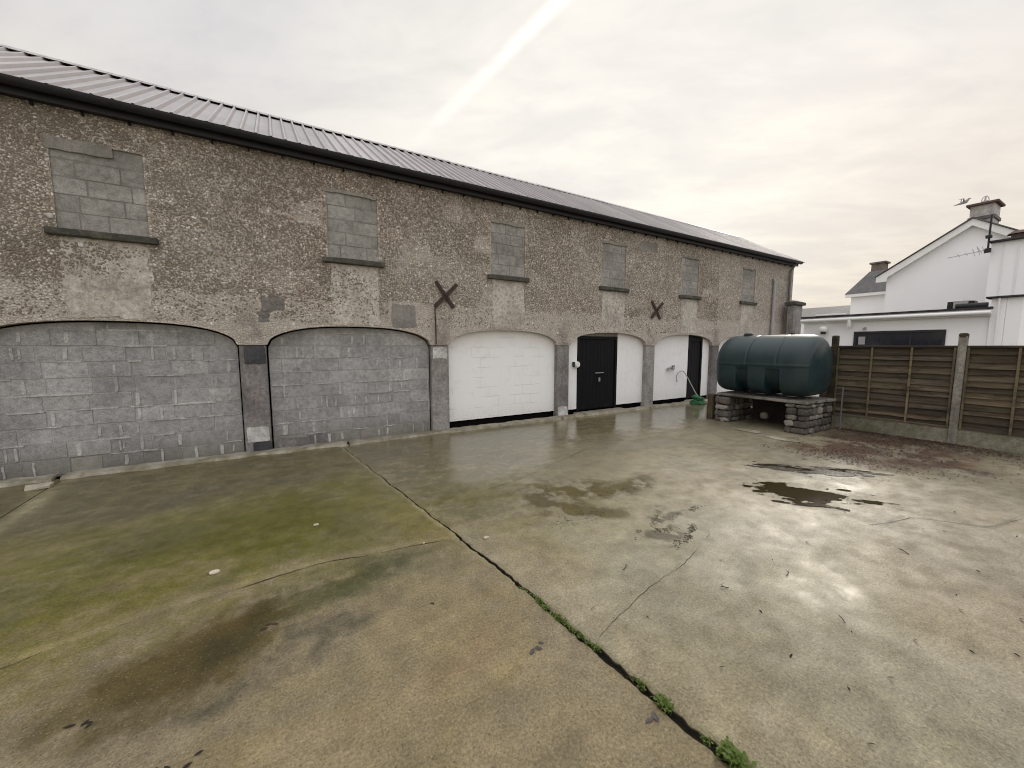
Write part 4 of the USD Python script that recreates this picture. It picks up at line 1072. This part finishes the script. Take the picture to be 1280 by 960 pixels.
# ================================================================== FENCE
FX = 10.6
fence = Thing('panel_fence', 'brown waney-lap timber panel fence with concrete posts and gravel boards', 'fence', (FX, 1.84, 0))
posts = [3.72, 1.84, -.04, -1.92]
for i, py in enumerate(posts):
    h = 2.04
    pp = fence.part('post', cbox(FX - .06, FX + .05, py - .055, py + .055, -.1, h - .05, .012), M['post' if i else 'capwood'])
    fence.part('post_top', cbox(FX - .062, FX + .052, py - .057, py + .057, h - .10, h, .02), M['capwood'], parent=pp)
for i in range(3):
    ya, yb_ = posts[i + 1] + .045, posts[i] - .045
    gb = cbox(FX - .03, FX + .02, ya - .01, yb_ + .01, -.12, .285, .008)
    fence.part('gravel_board', gb, M['gravelboard'])
    nsl = 13; hs_ = np.array([rng.uniform(.8, 1.25) for _ in range(nsl)]); hs_ *= 1.475 / hs_.sum(); z_s = .30 + np.concatenate([[0], np.cumsum(hs_)])
    for k in range(nsl):
        zb0 = z_s[k]; hh = hs_[k]; r = rng.normal(size=6) * .004
        n = 12; ys = np.linspace(ya, yb_, n)
        q = np.stack([ys * 1.8, ys * 0 + k * 3.1, ys * 0 + i], 1)
        lo = zb0 - .010 + .034 * (meshkit.fbm(q, 3, 90) - .5); hi = zb0 + hh + .008 + .012 * (meshkit.fbm(q + 40, 3, 91) - .5)
        tl = .014 * rng.normal()
        lo = lo + tl * np.linspace(-.5, .5, n)
        V = np.concatenate([np.stack([FX - .027 + 0 * ys + r[0], ys, lo], 1), np.stack([FX + .004 + 0 * ys, ys, hi], 1), np.stack([FX + .011 + 0 * ys, ys, hi], 1), np.stack([FX - .017 + 0 * ys + r[0], ys, lo], 1)])
        F = []
        for a in range(n - 1):
            for e in range(4):
                e2 = (e + 1) % 4
                F += [[e * n + a, e2 * n + a + 1, e2 * n + a], [e * n + a, e * n + a + 1, e2 * n + a + 1]]
        F += [[0, n, 2 * n], [0, 2 * n, 3 * n], [n - 1, 3 * n - 1, 2 * n - 1], [n - 1, 4 * n - 1, 3 * n - 1]]
        fence.part('slat', (V, np.array(F)), M['fencewood'])
    for j, fy in enumerate((0.02, .335, .665, .98)):
        yc = ya + (yb_ - ya) * fy
        fence.part('batten', cbox(FX - .052, FX - .024, yc - .016, yc + .016, .29, 1.775, .004), M['batten'])
    fence.part('capping', cbox(FX - .05, FX + .03, ya, yb_, 1.777, 1.815, .006), M['capwood'])
    fence.part('rail', cbox(FX - .042, FX - .024, ya, yb_, .290, .325, .004), M['fencewood'])
sf = Thing('rear_fence', 'stub of dark timber fence running on behind the oil tank', 'fence', (FX, 4.5, 0))
sf.part('board', cbox(FX + .0, FX + .03, 3.79, 3.95, 0, 1.80, .006), M['fencewood'])
sf.part('foot_board', cbox(FX - .01, FX + .04, 3.785, 3.96, -.1, .25, .006), M['gravelboard'])

# ================================================================== WHITE HOUSE behind the fence
hs = Thing('white_house', 'white rendered house with gable, chimney and flat-roofed extension behind the fence', 'house', (20, 4, 0))
XE, XG = 15.5, 22.0
hs.part('extension_wall', box(XE, XE + .25, 2.3, 6.36, -.1, 2.60), M['housewhite'])
hs.part('extension_wall', box(XE + .26, XG - .01, 6.11, 6.36, -.1, 2.60), M['housewhite'])
hs.part('fascia', cbox(XE - .10, XE - .02, 2.26, 6.40, 2.575, 2.745, .008), M['housetrim'])
hs.part('gutter', tube([(XE - .155, 2.26, 2.66), (XE - .155, 6.40, 2.66)], .052, 10), M['housetrim'], smooth=50)
hs.part('flat_roof', box(XE - .14, XG - .01, 2.25, 6.42, 2.748, 2.80), M['felt'])
hs.part('flashing', cbox(XE - .14, XE - .08, 5.2, 6.0, 2.805, 2.85, .006), M['housetrim'])
rl = hs.part('felt_roll', tube([(XE + .0, 2.35, 2.86), (XE + .02, 2.9, 2.86)], .065, 10), M['felt'], smooth=40)
hs.part('gutter_outlet', tube([(XE - .155, 5.08, 2.66), (XE - .155, 5.08, 2.46), (XE - .10, 5.08, 2.40)], .05, 10), M['housetrim'], smooth=40)
wp = hs.part('window', extr_yz(Polygon([(3.02, 1.2), (4.98, 1.2), (4.98, 2.26), (3.02, 2.26)], [[(3.08, 1.26), (3.08, 2.20), (4.92, 2.20), (4.92, 1.26)]]), XE - .03, XE + .05), M['frame_dark'])
for a, b in ((3.08, 3.68), (3.72, 4.30), (4.34, 4.92)):
    hs.part('pane', box(XE - .012, XE - .004, a, b, 1.26, 2.20), M['darkglass'], parent=wp)
for a in (3.68, 4.30):
    hs.part('mullion', box(XE - .028, XE - .002, a, a + .04, 1.26, 2.20), M['frame_dark'], parent=wp)
hs.part('notice', box(XE - .020, XE - .013, 4.70, 4.86, 1.86, 2.10), M['greytrim'], parent=wp)
lp = hs.part('wall_lamp', rock((XE - .16, 5.74, 2.36), (.10, .10, .10), 1, 3, .0), M['lampglobe'], smooth=True)
hs.part('lamp_bracket', cat_([tube([(XE, 5.74, 2.24), (XE - .16, 5.74, 2.24)], .025, 8), tube([(XE - .16, 5.74, 2.20), (XE - .16, 5.74, 2.275)], .07, 12)]), M['gutter'], parent=lp)
hs.part('sensor', tube([(XE - .0, 4.73, 2.36), (XE - .08, 4.73, 2.34)], .04, 10), M['greytrim'], smooth=40)
# end block with parapet, seen past the extension
hs.part('end_wall', box(XE - .05, XE + .25, 2.05, 2.29, -.1, 3.0), M['housewhite'])
EW = Polygon([(XE - .05, -.1), (XG + 3, -.1), (XG + 3, 3.0), (XE - .05, 3.0)], [[(16.55, 0), (17.6, 0), (17.6, 2.35), (17.45, 2.53), (17.2, 2.62), (16.95, 2.62), (16.7, 2.53), (16.55, 2.35)]])
v, f = extr_xz(EW, 1.80, 2.045); hs.part('side_wall', (v, f), M['housewhite'])
hs.part('blind_arch', box(16.5, 17.65, 1.90, 2.0, 0, 2.7), M['housewhite'])
hs.part('coping', cbox(XE - .13, XE + .30, 1.72, 2.38, 3.003, 3.05, .008), M['felt'])
hs.part('coping', cbox(XE + .31, XG + 3, 1.72, 2.10, 3.003, 3.05, .008), M['felt'])
hs.part('pipe', tube([(XE - .09, 2.16, 3.0), (XE - .09, 2.16, 1.0)], .022, 8), M['housetrim'], smooth=40)
# air-conditioning box on the flat roof
ac = Thing('roof_unit', 'low grey ventilation box standing on the flat roof of the white house', 'vent', (XE + .3, 2.85, 2.8))
ac.part('case', cbox(XE + .12, XE + .5, 2.70, 2.98, 2.81, 3.02, .01), M['steel'])
ac.part('grille', cbox(XE + .11, XE + .48, 2.985, 3.08, 2.815, 3.0, .008), M['gutter'])
ac.part('grille', cbox(XE + .11, XE + .48, 2.60, 2.695, 2.815, 3.0, .008), M['gutter'])
# main gable
apex, ey, ez = 3.9, 6.45, 4.74
sl = (6.49 - ez) / (ey - apex); yr_ = 2 * apex - ey
GH = Polygon([(yr_ + .28, -.1), (ey - .30, -.1), (ey - .30, ez + .10), (apex, 6.33), (yr_ + .28, ez + .10)])
hs.part('gable_wall', extr_yz(GH, XG, XG + .3), M['housewhite'])
hs.part('house_wall', box(XG + .3, XG + 8, ey - .60, ey - .30, -.1, ez), M['housewhite'])
for q in (1, -1):
    e_ = apex + q * (ey - apex)
    hs.part('bargeboard', extr_yz(Polygon([(apex, 6.44), (e_, ez - .03), (e_, ez - .24), (e_ - q * .32, ez - .24), (e_ - q * .36, ez - .06), (apex, 6.20)]).buffer(0), XG - .16, XG - .11), M['housetrim'])
    hs.part('soffit', extr_yz(Polygon([(apex, 6.20), (e_ - q * .36, ez - .06), (e_ - q * .36, ez - .03), (apex, 6.24)]).buffer(0), XG - .108, XG - .001), M['housetrim'])
    hs.part('roof_slope', extr_yz(Polygon([(apex, 6.50), (e_ + q * .04, ez + .0), (e_ + q * .04, ez - .05 + .03), (apex, 6.45)]).buffer(0), XG - .2, XG + 8), M['slate'])
ch = hs.part('chimney', box(XG + .1, XG + 1.0, 3.46, 4.04, 6.0, 6.92), M['brickish'])
hs.part('chimney_cap', cbox(XG + .0, XG + 1.1, 3.36, 4.14, 6.92, 7.0, .015), M['terracotta'], parent=ch)
hs.part('chimney_band', cbox(XG + .06, XG + 1.04, 3.42, 4.08, 6.40, 6.52, .01), M['slate'], parent=ch)
hs.part('cowl', tube([(XG + .45, 3.76, 7.0), (XG + .45, 3.76, 7.06), (XG + .45, 3.76, 7.12)], [.12, .11, .09], 14), M['greytrim'], parent=ch, smooth=40)
hs.part('cowl_hoop', cat_([tube([(XG + .45, 3.76 + .09 * math.cos(t), 7.12 + .17 * math.sin(t)) for t in np.linspace(0, math.pi, 12)], .012, 6), tube([(XG + .45 + .09 * math.cos(t), 3.76, 7.12 + .17 * math.sin(t)) for t in np.linspace(0, math.pi, 12)], .012, 6)]), M['steel'], parent=ch)
# upper flat-roofed block to the right
XU = 20.6
ub = hs.part('upper_block', box(XU, XG + 4, -1.2, 3.20, 2.8, 5.24), M['housewhite'])
hs.part('block_edge', cbox(XU - .12, XG + 4, -1.25, 3.24, 5.243, 5.31, .01), M['felt'], parent=ub)
for yc in (2.93, 2.62, 2.30, 2.02):
    hs.part('panel_strip', cbox(XU - .02, XU - .002, yc - .02, yc + .02, 2.85, 5.2, .004), M['housetrim'], parent=ub)
pot = hs.part('chimney_pot', tube([(XU + .6, 2.72, 5.31), (XU + .6, 2.72, 5.50), (XU + .6, 2.72, 5.52), (XU + .6, 2.72, 5.62)], [.16, .18, .27, .16], 16), M['terracotta'], smooth=30)
# television aerial on a pole at the corner of the upper block
an = Thing('tv_aerial', 'thin dark television aerial pole with antenna arm at the white gable corner', 'aerial', (XU - .1, 3.27, 4.9))
an.part('pole', tube([(XU - .12, 3.25, 4.95), (XU - .12, 3.25, 6.15)], .026, 8), M['gutter'])
an.part('clamp', cbox(XU - .18, XU - .06, 3.18, 3.32, 4.93, 5.07, .01), M['gutter'])
an.part('clamp', cbox(XU - .18, XU - .06, 3.19, 3.33, 5.40, 5.50, .01), M['gutter'])
an.part('boom', tube([(XU - .12, 3.25, 5.03), (XU - .15, 4.15, 4.92)], .012, 6), M['steel'])
for k, u in enumerate((.08, .2, .32, .5, .7)):
    hh_ = .13 if u < .4 else .05
    yb2, zb2 = 3.25 + .9 * u, 5.03 - .11 * u
    an.part('element', tube([(XU - .13, yb2 + .05, zb2 + hh_), (XU - .13, yb2 - .02, zb2 - hh_)], .008, 5), M['steel'])
an.part('element', tube([(XU - .13, 3.5, 5.18), (XU - .13, 3.36, 4.92)], .008, 5), M['steel'])
# bird beside the chimney cap
bd = Thing('seagull', 'small grey bird in flight just left of the chimney cap', 'bird', (XG + .1, 4.25, 7.05))
bm = []
def ell(c, s, sub=2):
    m = trimesh.creation.icosphere(subdivisions=sub); return np.array(m.vertices) * s + c, np.array(m.faces)
import manifold3d as m3
def hullball(a, ra, b, rb):
    A = m3.Manifold.sphere(ra, 16).translate(tuple(a)); B = m3.Manifold.sphere(rb, 16).translate(tuple(b))
    return m3.Manifold.batch_hull([A, B])
b0 = np.array([XG + .12, 4.20, 7.03])
body = hullball(b0 + [0, .10, .10], .045, b0 + [0, -.02, .13], .06) + hullball(b0 + [0, -.02, .13], .06, b0 + [0, -.08, .20], .036) + hullball(b0 + [0, -.09, .215], .036, b0 + [0, -.10, .215], .034) + hullball(b0 + [0, .10, .10], .04, b0 + [0, .26, .07], .012)
body += hullball(b0 + [0, -.12, .21], .012, b0 + [0, -.165, .20], .004)
bd.part('body', body, M['greytrim'], smooth=40)
for q in (-1, 1):
    wv = hullball(b0 + [q * .03, .02, .15], .022, b0 + [q * .17, .0, .21], .014) + hullball(b0 + [q * .17, .0, .21], .014, b0 + [q * .38, .08, .17], .005) + hullball(b0 + [q * .03, .09, .14], .012, b0 + [q * .17, .06, .20], .008)
    bd.part('wing', wv, M['slate'], smooth=40)

# rear wing with hipped slate roof
wg = Thing('rear_wing', 'lower white wing with hipped slate roof and squat chimney left of the gable', 'house', (26, 7, 0))
wg.part('wall', box(24.0, 24.3, 4.5, 7.95, -.1, 4.22), M['housewhite'])
wg.part('wall', box(24.3, 30, 7.65, 7.95, -.1, 4.22), M['housewhite'])
wg.part('fascia', cbox(23.86, 23.98, 4.5, 8.15, 4.18, 4.33, .01), M['housetrim'])
hv = np.array([[23.85, 4.4, 4.33], [23.85, 8.17, 4.33], [24.7, 7.55, 5.42], [24.7, 4.4, 5.42], [30, 4.4, 4.33], [30, 8.17, 4.33], [29, 7.55, 5.42], [29, 4.4, 5.42]])
wg.part('roof', trimesh.convex.convex_hull(hv), M['slate'])
wc = wg.part('chimney', box(25.0, 25.5, 7.12, 7.60, 5.2, 5.80), M['chimney_dark'])
wg.part('chimney_cap', cbox(24.94, 25.56, 7.05, 7.67, 5.80, 5.88, .01), M['chimney_dark'], parent=wc)
# distant low roof
sh = Thing('distant_shed', 'long low grey roof between the gate pier and the white house', 'shed', (31, 12, 0))
sh.part('roof', trimesh.convex.convex_hull(np.array([[29.8, 9.7, 3.55], [29.8, 16, 3.55], [32.5, 16, 4.52], [32.5, 9.7, 4.52], [35, 9.7, 3.55], [35, 16, 3.55]])), M['slate_pale'])
sh.part('wall', box(30, 34.8, 9.8, 15.9, -.1, 3.55), M['housewhite'])

# ================================================================== puddles, moss, leaves, weeds
def ground_sheet(poly, t=.003, base=.005): return extr_xy(poly, base - .012, base + t)
def field_sheet(x0, x1, y0, y1, fn, z, step=.009):
    """a thin sheet of water wherever the field is above zero: edges follow the unevenness of the ground"""
    xs, ys = np.arange(x0, x1, step), np.arange(y0, y1, step)
    X, Y = np.meshgrid(xs, ys); keep = fn(X, Y) > 0
    cell = keep[:-1, :-1] & keep[1:, :-1] & keep[:-1, 1:] & keep[1:, 1:]
    idx = np.arange(X.size).reshape(X.shape)
    a, b, c, d = (q[cell] for q in (idx[:-1, :-1], idx[:-1, 1:], idx[1:, 1:], idx[1:, :-1]))
    F = np.vstack([np.stack([a, b, c], 1), np.stack([a, c, d], 1)])
    V = np.stack([X, Y, gz(X, Y) * .0 + z], -1).reshape(-1, 3)
    u, inv = np.unique(F, return_inverse=True)
    return V[u], inv.reshape(F.shape)
def rough_noise(X, Y, sd):      # stretched along the run of the fall
    U, W = X * .62 - Y * .78, X * .78 + Y * .62
    return .55 * (meshkit.fbm(np.stack([U * 3.0, W * 8.0, X * 0], -1), 6, sd) - .5) + .45 * (meshkit.fbm(np.stack([U * 9.0, W * 17.0, X * 0], -1), 5, sd + 7) - .5)
def pud_f(X, Y):
    f = np.maximum.reduce([gauss(X, Y, 5.35, 2.12, .50, .34, -.95), .8 * gauss(X, Y, 5.02, 2.40, .22, .13, -.8), .85 * gauss(X, Y, 5.74, 1.62, .26, .09, -.75), .7 * gauss(X, Y, 5.45, 1.72, .18, .05, -.9), .75 * gauss(X, Y, 5.9, 1.95, .2, .06, -.8)])
    return f - .50 + 1.9 * rough_noise(X, Y, 131)
def damp_f(X, Y):
    f = np.maximum.reduce([gauss(X, Y, 6.55, 2.40, .55, .20, -.85), gauss(X, Y, 6.25, 2.85, .4, .12, -.75), gauss(X, Y, 6.95, 2.2, .4, .12, -.8)])
    return f - .50 + 2.2 * rough_noise(X, Y, 132)
def deep_f(X, Y): return np.minimum(damp_f(X, Y) - .12, 2.2 * rough_noise(X, Y, 133) - .12)
pud_z = .0105
single('puddle', field_sheet(4.5, 6.4, 1.2, 2.95, pud_f, pud_z - .004), M['water'], None, None, (5.4, 2.1, 0), kind='structure')
single('puddle', field_sheet(5.6, 7.7, 1.5, 3.3, damp_f, pud_z - .0045), M['damp'], None, None, (6.5, 2.4, 0), kind='structure')
single('puddle', field_sheet(5.6, 7.7, 1.5, 3.3, deep_f, pud_z - .002), M['water'], None, None, (6.7, 2.2, 0), kind='structure')

def scatter_clumps(pts, smin, smax, seed, flat=.5):
    ico = trimesh.creation.icosahedron(); iv, jf = np.array(ico.vertices), np.array(ico.faces); r = np.random.default_rng(seed)
    n = len(pts); s = smin + (smax - smin) * r.random(n) ** 2
    V = iv[None] * (1 + .5 * (r.random((n, 12, 1)) - .5)) * s[:, None, None] * np.array([1, 1, flat]) + pts[:, None, :]
    F = (jf[None] + (np.arange(n) * 12)[:, None, None]).reshape(-1, 3)
    return V.reshape(-1, 3), F
def pts_in(fields, n, seed, thr=.5):
    r = np.random.default_rng(seed); out = []
    for cx, cy, rx, ry, an_ in fields:
        k = n; a = r.normal(size=(k, 2)) * .6
        px = cx + a[:, 0] * rx * math.cos(an_) - a[:, 1] * ry * math.sin(an_); py = cy + a[:, 0] * rx * math.sin(an_) + a[:, 1] * ry * math.cos(an_)
        f = meshkit.fbm(np.stack([px * 7, py * 7, px * 0], 1), 4, seed)
        m = f > thr - .06 + .05 * r.random(k)
        out.append(np.stack([px[m], py[m], gz(px[m], py[m])], 1))
    return np.vstack(out)
mp_ = pts_in([(3.0, 3.75, .42, .2, 0), (3.45, 3.35, .5, .16, -.1), (2.62, 3.0, .32, .12, 0)], 420, 51)
single('moss', scatter_clumps(mp_, .003, .008, 52, .5), M['moss'], 'brown-green moss in ragged patches on wet concrete before the arches', 'moss', (3, 3.4, 0), kind='stuff')
mp_ = pts_in([(3.25, 2.55, .32, .05, .4), (3.05, 2.4, .2, .05, -.4), (3.72, 2.5, .25, .04, .1), (3.13, 2.13, .15, .05, .2), (3.35, 2.2, .15, .03, .5)], 260, 53)
single('mud_crumbs', scatter_clumps(mp_, .003, .009, 54, .5), M['moss'], 'dark crumbs of wet mud and moss strewn left of the brown puddle', 'mud', (3.2, 2.4, 0), kind='stuff')
mp_ = pts_in([(5.42, 2.12, .8, .5, -.9), (6.6, 2.4, .8, .4, -.9)], 500, 55)
single('grit', scatter_clumps(mp_, .003, .007, 56, .5), M['moss'], 'dark wet grit scattered around the brown puddle', 'grit', (5.6, 2.1, 0), kind='stuff')

def leaf_mesh(n, pts, smin, smax, seed, curl=.3):
    """bent leaf shapes: six triangles each"""
    r = np.random.default_rng(seed)
    V0 = np.array([[-1, 0, 0], [-.3, .42, .15], [.45, .36, .12], [1, 0, .05], [.45, -.36, .12], [-.3, -.42, .15], [0, 0, -.0]], float)
    F0 = np.array([[6, 0, 5], [6, 1, 0], [6, 2, 1], [6, 3, 2], [6, 4, 3], [6, 5, 4]])
    s = smin + (smax - smin) * r.random(n); a = r.random(n) * 6.28; t = r.normal(size=n) * curl; u = r.normal(size=n) * curl
    V = V0[None] * np.stack([s, s * (.7 + .6 * r.random(n)), s * 1.5 * r.random(n)], 1)[:, None, :]
    z = V[..., 2] + V[..., 0] * np.sin(t)[:, None] + V[..., 1] * np.sin(u)[:, None]
    z = z - z.min(1, keepdims=True)
    X = V[..., 0] * np.cos(a)[:, None] - V[..., 1] * np.sin(a)[:, None]; Y = V[..., 0] * np.sin(a)[:, None] + V[..., 1] * np.cos(a)[:, None]
    V = np.stack([X, Y, z], -1) + pts[:, None, :]
    F = (F0[None] + (np.arange(n) * 7)[:, None, None]).reshape(-1, 3)
    return V.reshape(-1, 3), F
r = np.random.default_rng(8)
n = 17000
lx = 10.5 - 3.2 * r.random(n) ** 1.7; ly = -1.0 + 4.6 * r.random(n)
f_ = meshkit.fbm(np.stack([lx * 1.6, ly * 1.6, lx * 0], 1), 4, 66)
prob = np.clip((f_ - .30) * 3, 0, 1) * np.clip(np.exp(-((ly - 2.5) / 1.1) ** 2) + .25 * (lx > 9.9), 0, 1)
k_ = r.random(n) < prob
lx, ly = lx[k_], ly[k_]
single('leaf_litter', leaf_mesh(len(lx), np.stack([lx, ly, gz(lx, ly) + .002 + .01 * r.random(len(lx))], 1), .007, .019, 9), M['litter'], 'reddish brown fallen leaves drifted along the foot of the fence', 'leaves', (9.8, 2.4, 0), kind='stuff')

# single dead leaves and crumbs on the pale concrete
specks = [(2.7, 1.24), (2.03, 1.11), (2.47, .69), (2.52, .42), (4.1, .32), (3.59, .28), (4.25, .69), (4.11, .61), (3.47, 1.53), (5.45, .93), (4.01, .95), (5.35, 1.05), (4.07, 1.52), (3.0, .85), (2.75, .6), (3.25, .62), (3.4, .42), (2.2, .52), (2.45, .95), (4.7, .6), (4.9, 1.3), (3.1, 1.75), (1.75, 1.85), (2.0, 1.6), (6.2, 1.0), (6.8, 1.3), (5.9, .55), (2.9, .35), (3.9, .55), (2.25, .82)]
V0, F0 = leaf_mesh(1, np.zeros((1, 3)), .017, .018, 3, .5)
cls = Thing('dead_leaf', 'small curled dark dead leaf lying on the pale concrete right of the joint', 'leaf', (specks[0][0], specks[0][1], gz(np.array(specks[0][0]), np.array(specks[0][1])) + .002), group='dead leaves on the right-hand concrete')
usdkit.mesh(stage, cls.path + '/blade', (V0 * [1, .8, 1.6], F0), M['deadleaf'], smooth=True)
for i, (a, b) in enumerate(specks[1:]):
    p = numbered('/World/dead_leaf')
    xf = UsdGeom.Xform.Define(stage, p); xf.GetPrim().GetReferences().AddInternalReference('/World/dead_leaf')
    xf.ClearXformOpOrder(); xf.AddTranslateOp(opSuffix='c').Set(Gf.Vec3d(a, b, float(gz(np.array(a), np.array(b))) + .002))
    xf.AddRotateZOp(opSuffix='c').Set(float(rng.random() * 360)); s = float(.5 + rng.random() * .8); xf.AddScaleOp(opSuffix='c').Set(Gf.Vec3f(s, s, s))
    xf.GetPrim().SetInstanceable(True)
    setdata(xf.GetPrim(), 'small curled dark dead leaf lying on the pale concrete right of the joint', 'leaf', 'dead leaves on the right-hand concrete')
# wet flattened leaves
for k, (a, b, s_, lab) in enumerate([(1.22, 1.76, .055, 'flat wet purplish grey leaf on the left slab beside the weedy joint'), (1.46, 1.10, .05, 'torn wet grey leaf on the left slab nearest the bottom of the joint'), (-.89, 2.47, .05, 'dark brown torn leaf on the left slab near the lower left corner'), (-.50, 2.03, .045, 'small dark leaf at the bottom edge of the left slab'), (.81, 2.47, .02, 'tiny black leaf crumb in the middle of the left slab'), (-.18, 2.80, .045, 'reddish flattened leaf in the dark brown stain on the left slab')]):
    v, f = leaf_mesh(4, s_ * .75 * np.random.default_rng(k).normal(size=(4, 3)) * [.8, .5, 0], s_ * .35, s_ * .62, 30 + k, .10)
    single('wet_leaf', (v * [1, .9, .35] + [a, b, float(gz(np.array(a), np.array(b))) + .003], f), M['greyleaf' if k < 2 else ('deadleaf' if k < 5 else 'litter')], lab, 'leaf', (a, b, 0), smooth=True)
# twigs
for k, (a, b, an_, ln_) in enumerate([(2.31, 2.08, .35, 0.080), (3.35, 1.36, .2, 0.070), (2.75, 1.52, 2.6, 0.060), (5.2, 1.62, .5, 0.100), (3.08, .92, .9, 0.050), (4.6, 1.0, 1.1, 0.080)]):
    q = [(a + t * ln_ * math.cos(an_ + .25 * t), b + t * ln_ * math.sin(an_ + .25 * t), .010 + .004 * math.sin(5 * t)) for t in np.linspace(-.5, .5, 7)]
    single('twig', cat_([tube(q, 0.0028, 5), tube([q[4], np.array(q[4]) + [.012, .02, .003]], .002, 5)]), M['deadleaf'], 'thin dark broken twig lying on the pale right-hand concrete', 'twig', (a, b, 0), group='twigs on the right-hand concrete')
# pale stones
for k, (a, b, s_, lab) in enumerate([(1.56, 3.10, .026, 'small round cream pebble on the right slab beside the joint'), (-.56, 3.71, .034, 'flat pale stone flake in the middle of the mossy left slab'), (.20, 4.21, .026, 'pale elongated stone flake in the green moss of the left slab'), (1.02, 3.30, .010, 'tiny white pebble on the crack across the left slab')]):
    single('pebble', rock((a, b, .008), (s_, s_ * .75, s_ * .38), 70 + k, 2, .15), M['flint'], lab, 'stone', (a, b, 0), smooth=True)
v, f = cbox(-2.87, -2.64, 7.10, 7.19, .0, .055, .01, .006)
single('brick_fragment', (v, f), M['flint'], 'pale cream brick fragment on the ground before the first arch', 'brick', (-2.75, 7.15, 0))

# weeds in the joint
def weed(cx, cy, n, hgt, spread, seed):
    r = np.random.default_rng(seed); out = []
    V0 = np.array([[0, 0, 0], [.3, .22, .05], [.7, .26, .06], [1, 0, .0], [.7, -.26, .06], [.3, -.22, .05], [.5, 0, -.02]], float)
    F0 = np.array([[6, 0, 5], [6, 1, 0], [6, 2, 1], [6, 3, 2], [6, 4, 3], [6, 5, 4]])
    for i in range(n):
        s = spread * (.22 + .36 * r.random()); a = r.random() * 6.28; el = .1 + 1.0 * r.random()
        ox = np.clip(r.normal(), -1.6, 1.6) * spread * .45; oy = np.clip(r.normal(), -1.6, 1.6) * spread * .6; oz = hgt * r.random() * .7
        v = V0 * [s, s * 1.15, s]
        X = v[:, 0] * math.cos(el) - v[:, 2] * math.sin(el); Z = v[:, 0] * math.sin(el) * (1 - v[:, 0] / s * .4) + v[:, 2] * math.cos(el)
        out.append((np.stack([X * math.cos(a) - v[:, 1] * math.sin(a) + cx + ox, X * math.sin(a) + v[:, 1] * math.cos(a) + cy + oy, Z + oz - .008], 1), F0))
    for i in range(n // 5):      # a few blades of grass and dead stalks among the leaves
        a = r.random() * 6.28; l = spread * (.9 + .9 * r.random()); b = np.array([cx + r.normal() * spread * .3, cy + r.normal() * spread * .6, -.01])
        d_ = np.array([math.cos(a), math.sin(a), 0]) * l * (.3 + .6 * r.random()); w_ = np.array([-math.sin(a), math.cos(a), 0]) * .0022
        m_ = b + d_ * .45 + [0, 0, l * .6]; e_ = b + d_ + [0, 0, l * (.5 + .3 * r.random())]
        out.append((np.array([b - w_, b + w_, m_ - w_ * .8, m_ + w_ * .8, e_]), np.array([[0, 1, 3], [0, 3, 2], [2, 3, 4]])))
    return cat_(out)
wl = [(.80, 210, .06, .058, 'largest bushy green weed in the joint at the bottom edge of the yard'),
      (.92, 22, .02, .028, 'low yellow-green weed just above the largest weed in the joint'),
      (1.13, 130, .05, .040, 'leafy bright green weed halfway between the bottom edge and the bare joint'),
      (1.26, 34, .025, .030, 'flat green weed at the near end of the bare stretch of joint'),
      (1.32, 14, .015, .022, 'tiny weed sprig beside the bare stretch of joint')]
for yv, n_, h_, sp_, lab in wl:
    xx = float(jx(yv) + jwob(np.array([yv]))[0])
    w = Thing('weed', lab, 'weed', (xx, yv, -.02))
    w.part('leaves', weed(xx, yv, n_, h_, sp_, int(yv * 100)), M['weed'], smooth=True)
    w.part('stem', tube([(xx, yv, -.03), (xx + .004, yv, h_ * .8)], .003, 5), M['weed'])
for k, yv in enumerate([1.58, 1.64, 1.70, 1.77, 1.84, 1.91, 2.02, 2.12]):
    xx = float(jx(yv) + jwob(np.array([yv]))[0])
    w = Thing('weed', 'tiny green weed in the row along the middle stretch of the joint', 'weed', (xx, yv, -.02), group='row of tiny weeds in the joint')
    w.part('leaves', weed(xx, yv, 40, .024, .030, 300 + k), M['weed'], smooth=True)
yy2 = np.concatenate([rng.uniform(.75, 2.4, 420), rng.uniform(2.4, 6, 60)])
yy2 = yy2[(meshkit.fbm(np.stack([yy2 * 4, yy2 * 0, yy2 * 0], 1), 3, 17) > .55) & ~((yy2 > 1.29) & (yy2 < 1.52))]
xx2 = jx(yy2) + jwob(yy2) + rng.normal(size=len(yy2)) * .010
single('joint_moss', scatter_clumps(np.stack([xx2, yy2, -.010 + 0 * xx2], 1), .004, .010, 91, .6), M['weed'], 'fine green moss growing in the open joint between the slabs', 'moss', (1.5, 1.5, 0), kind='stuff')
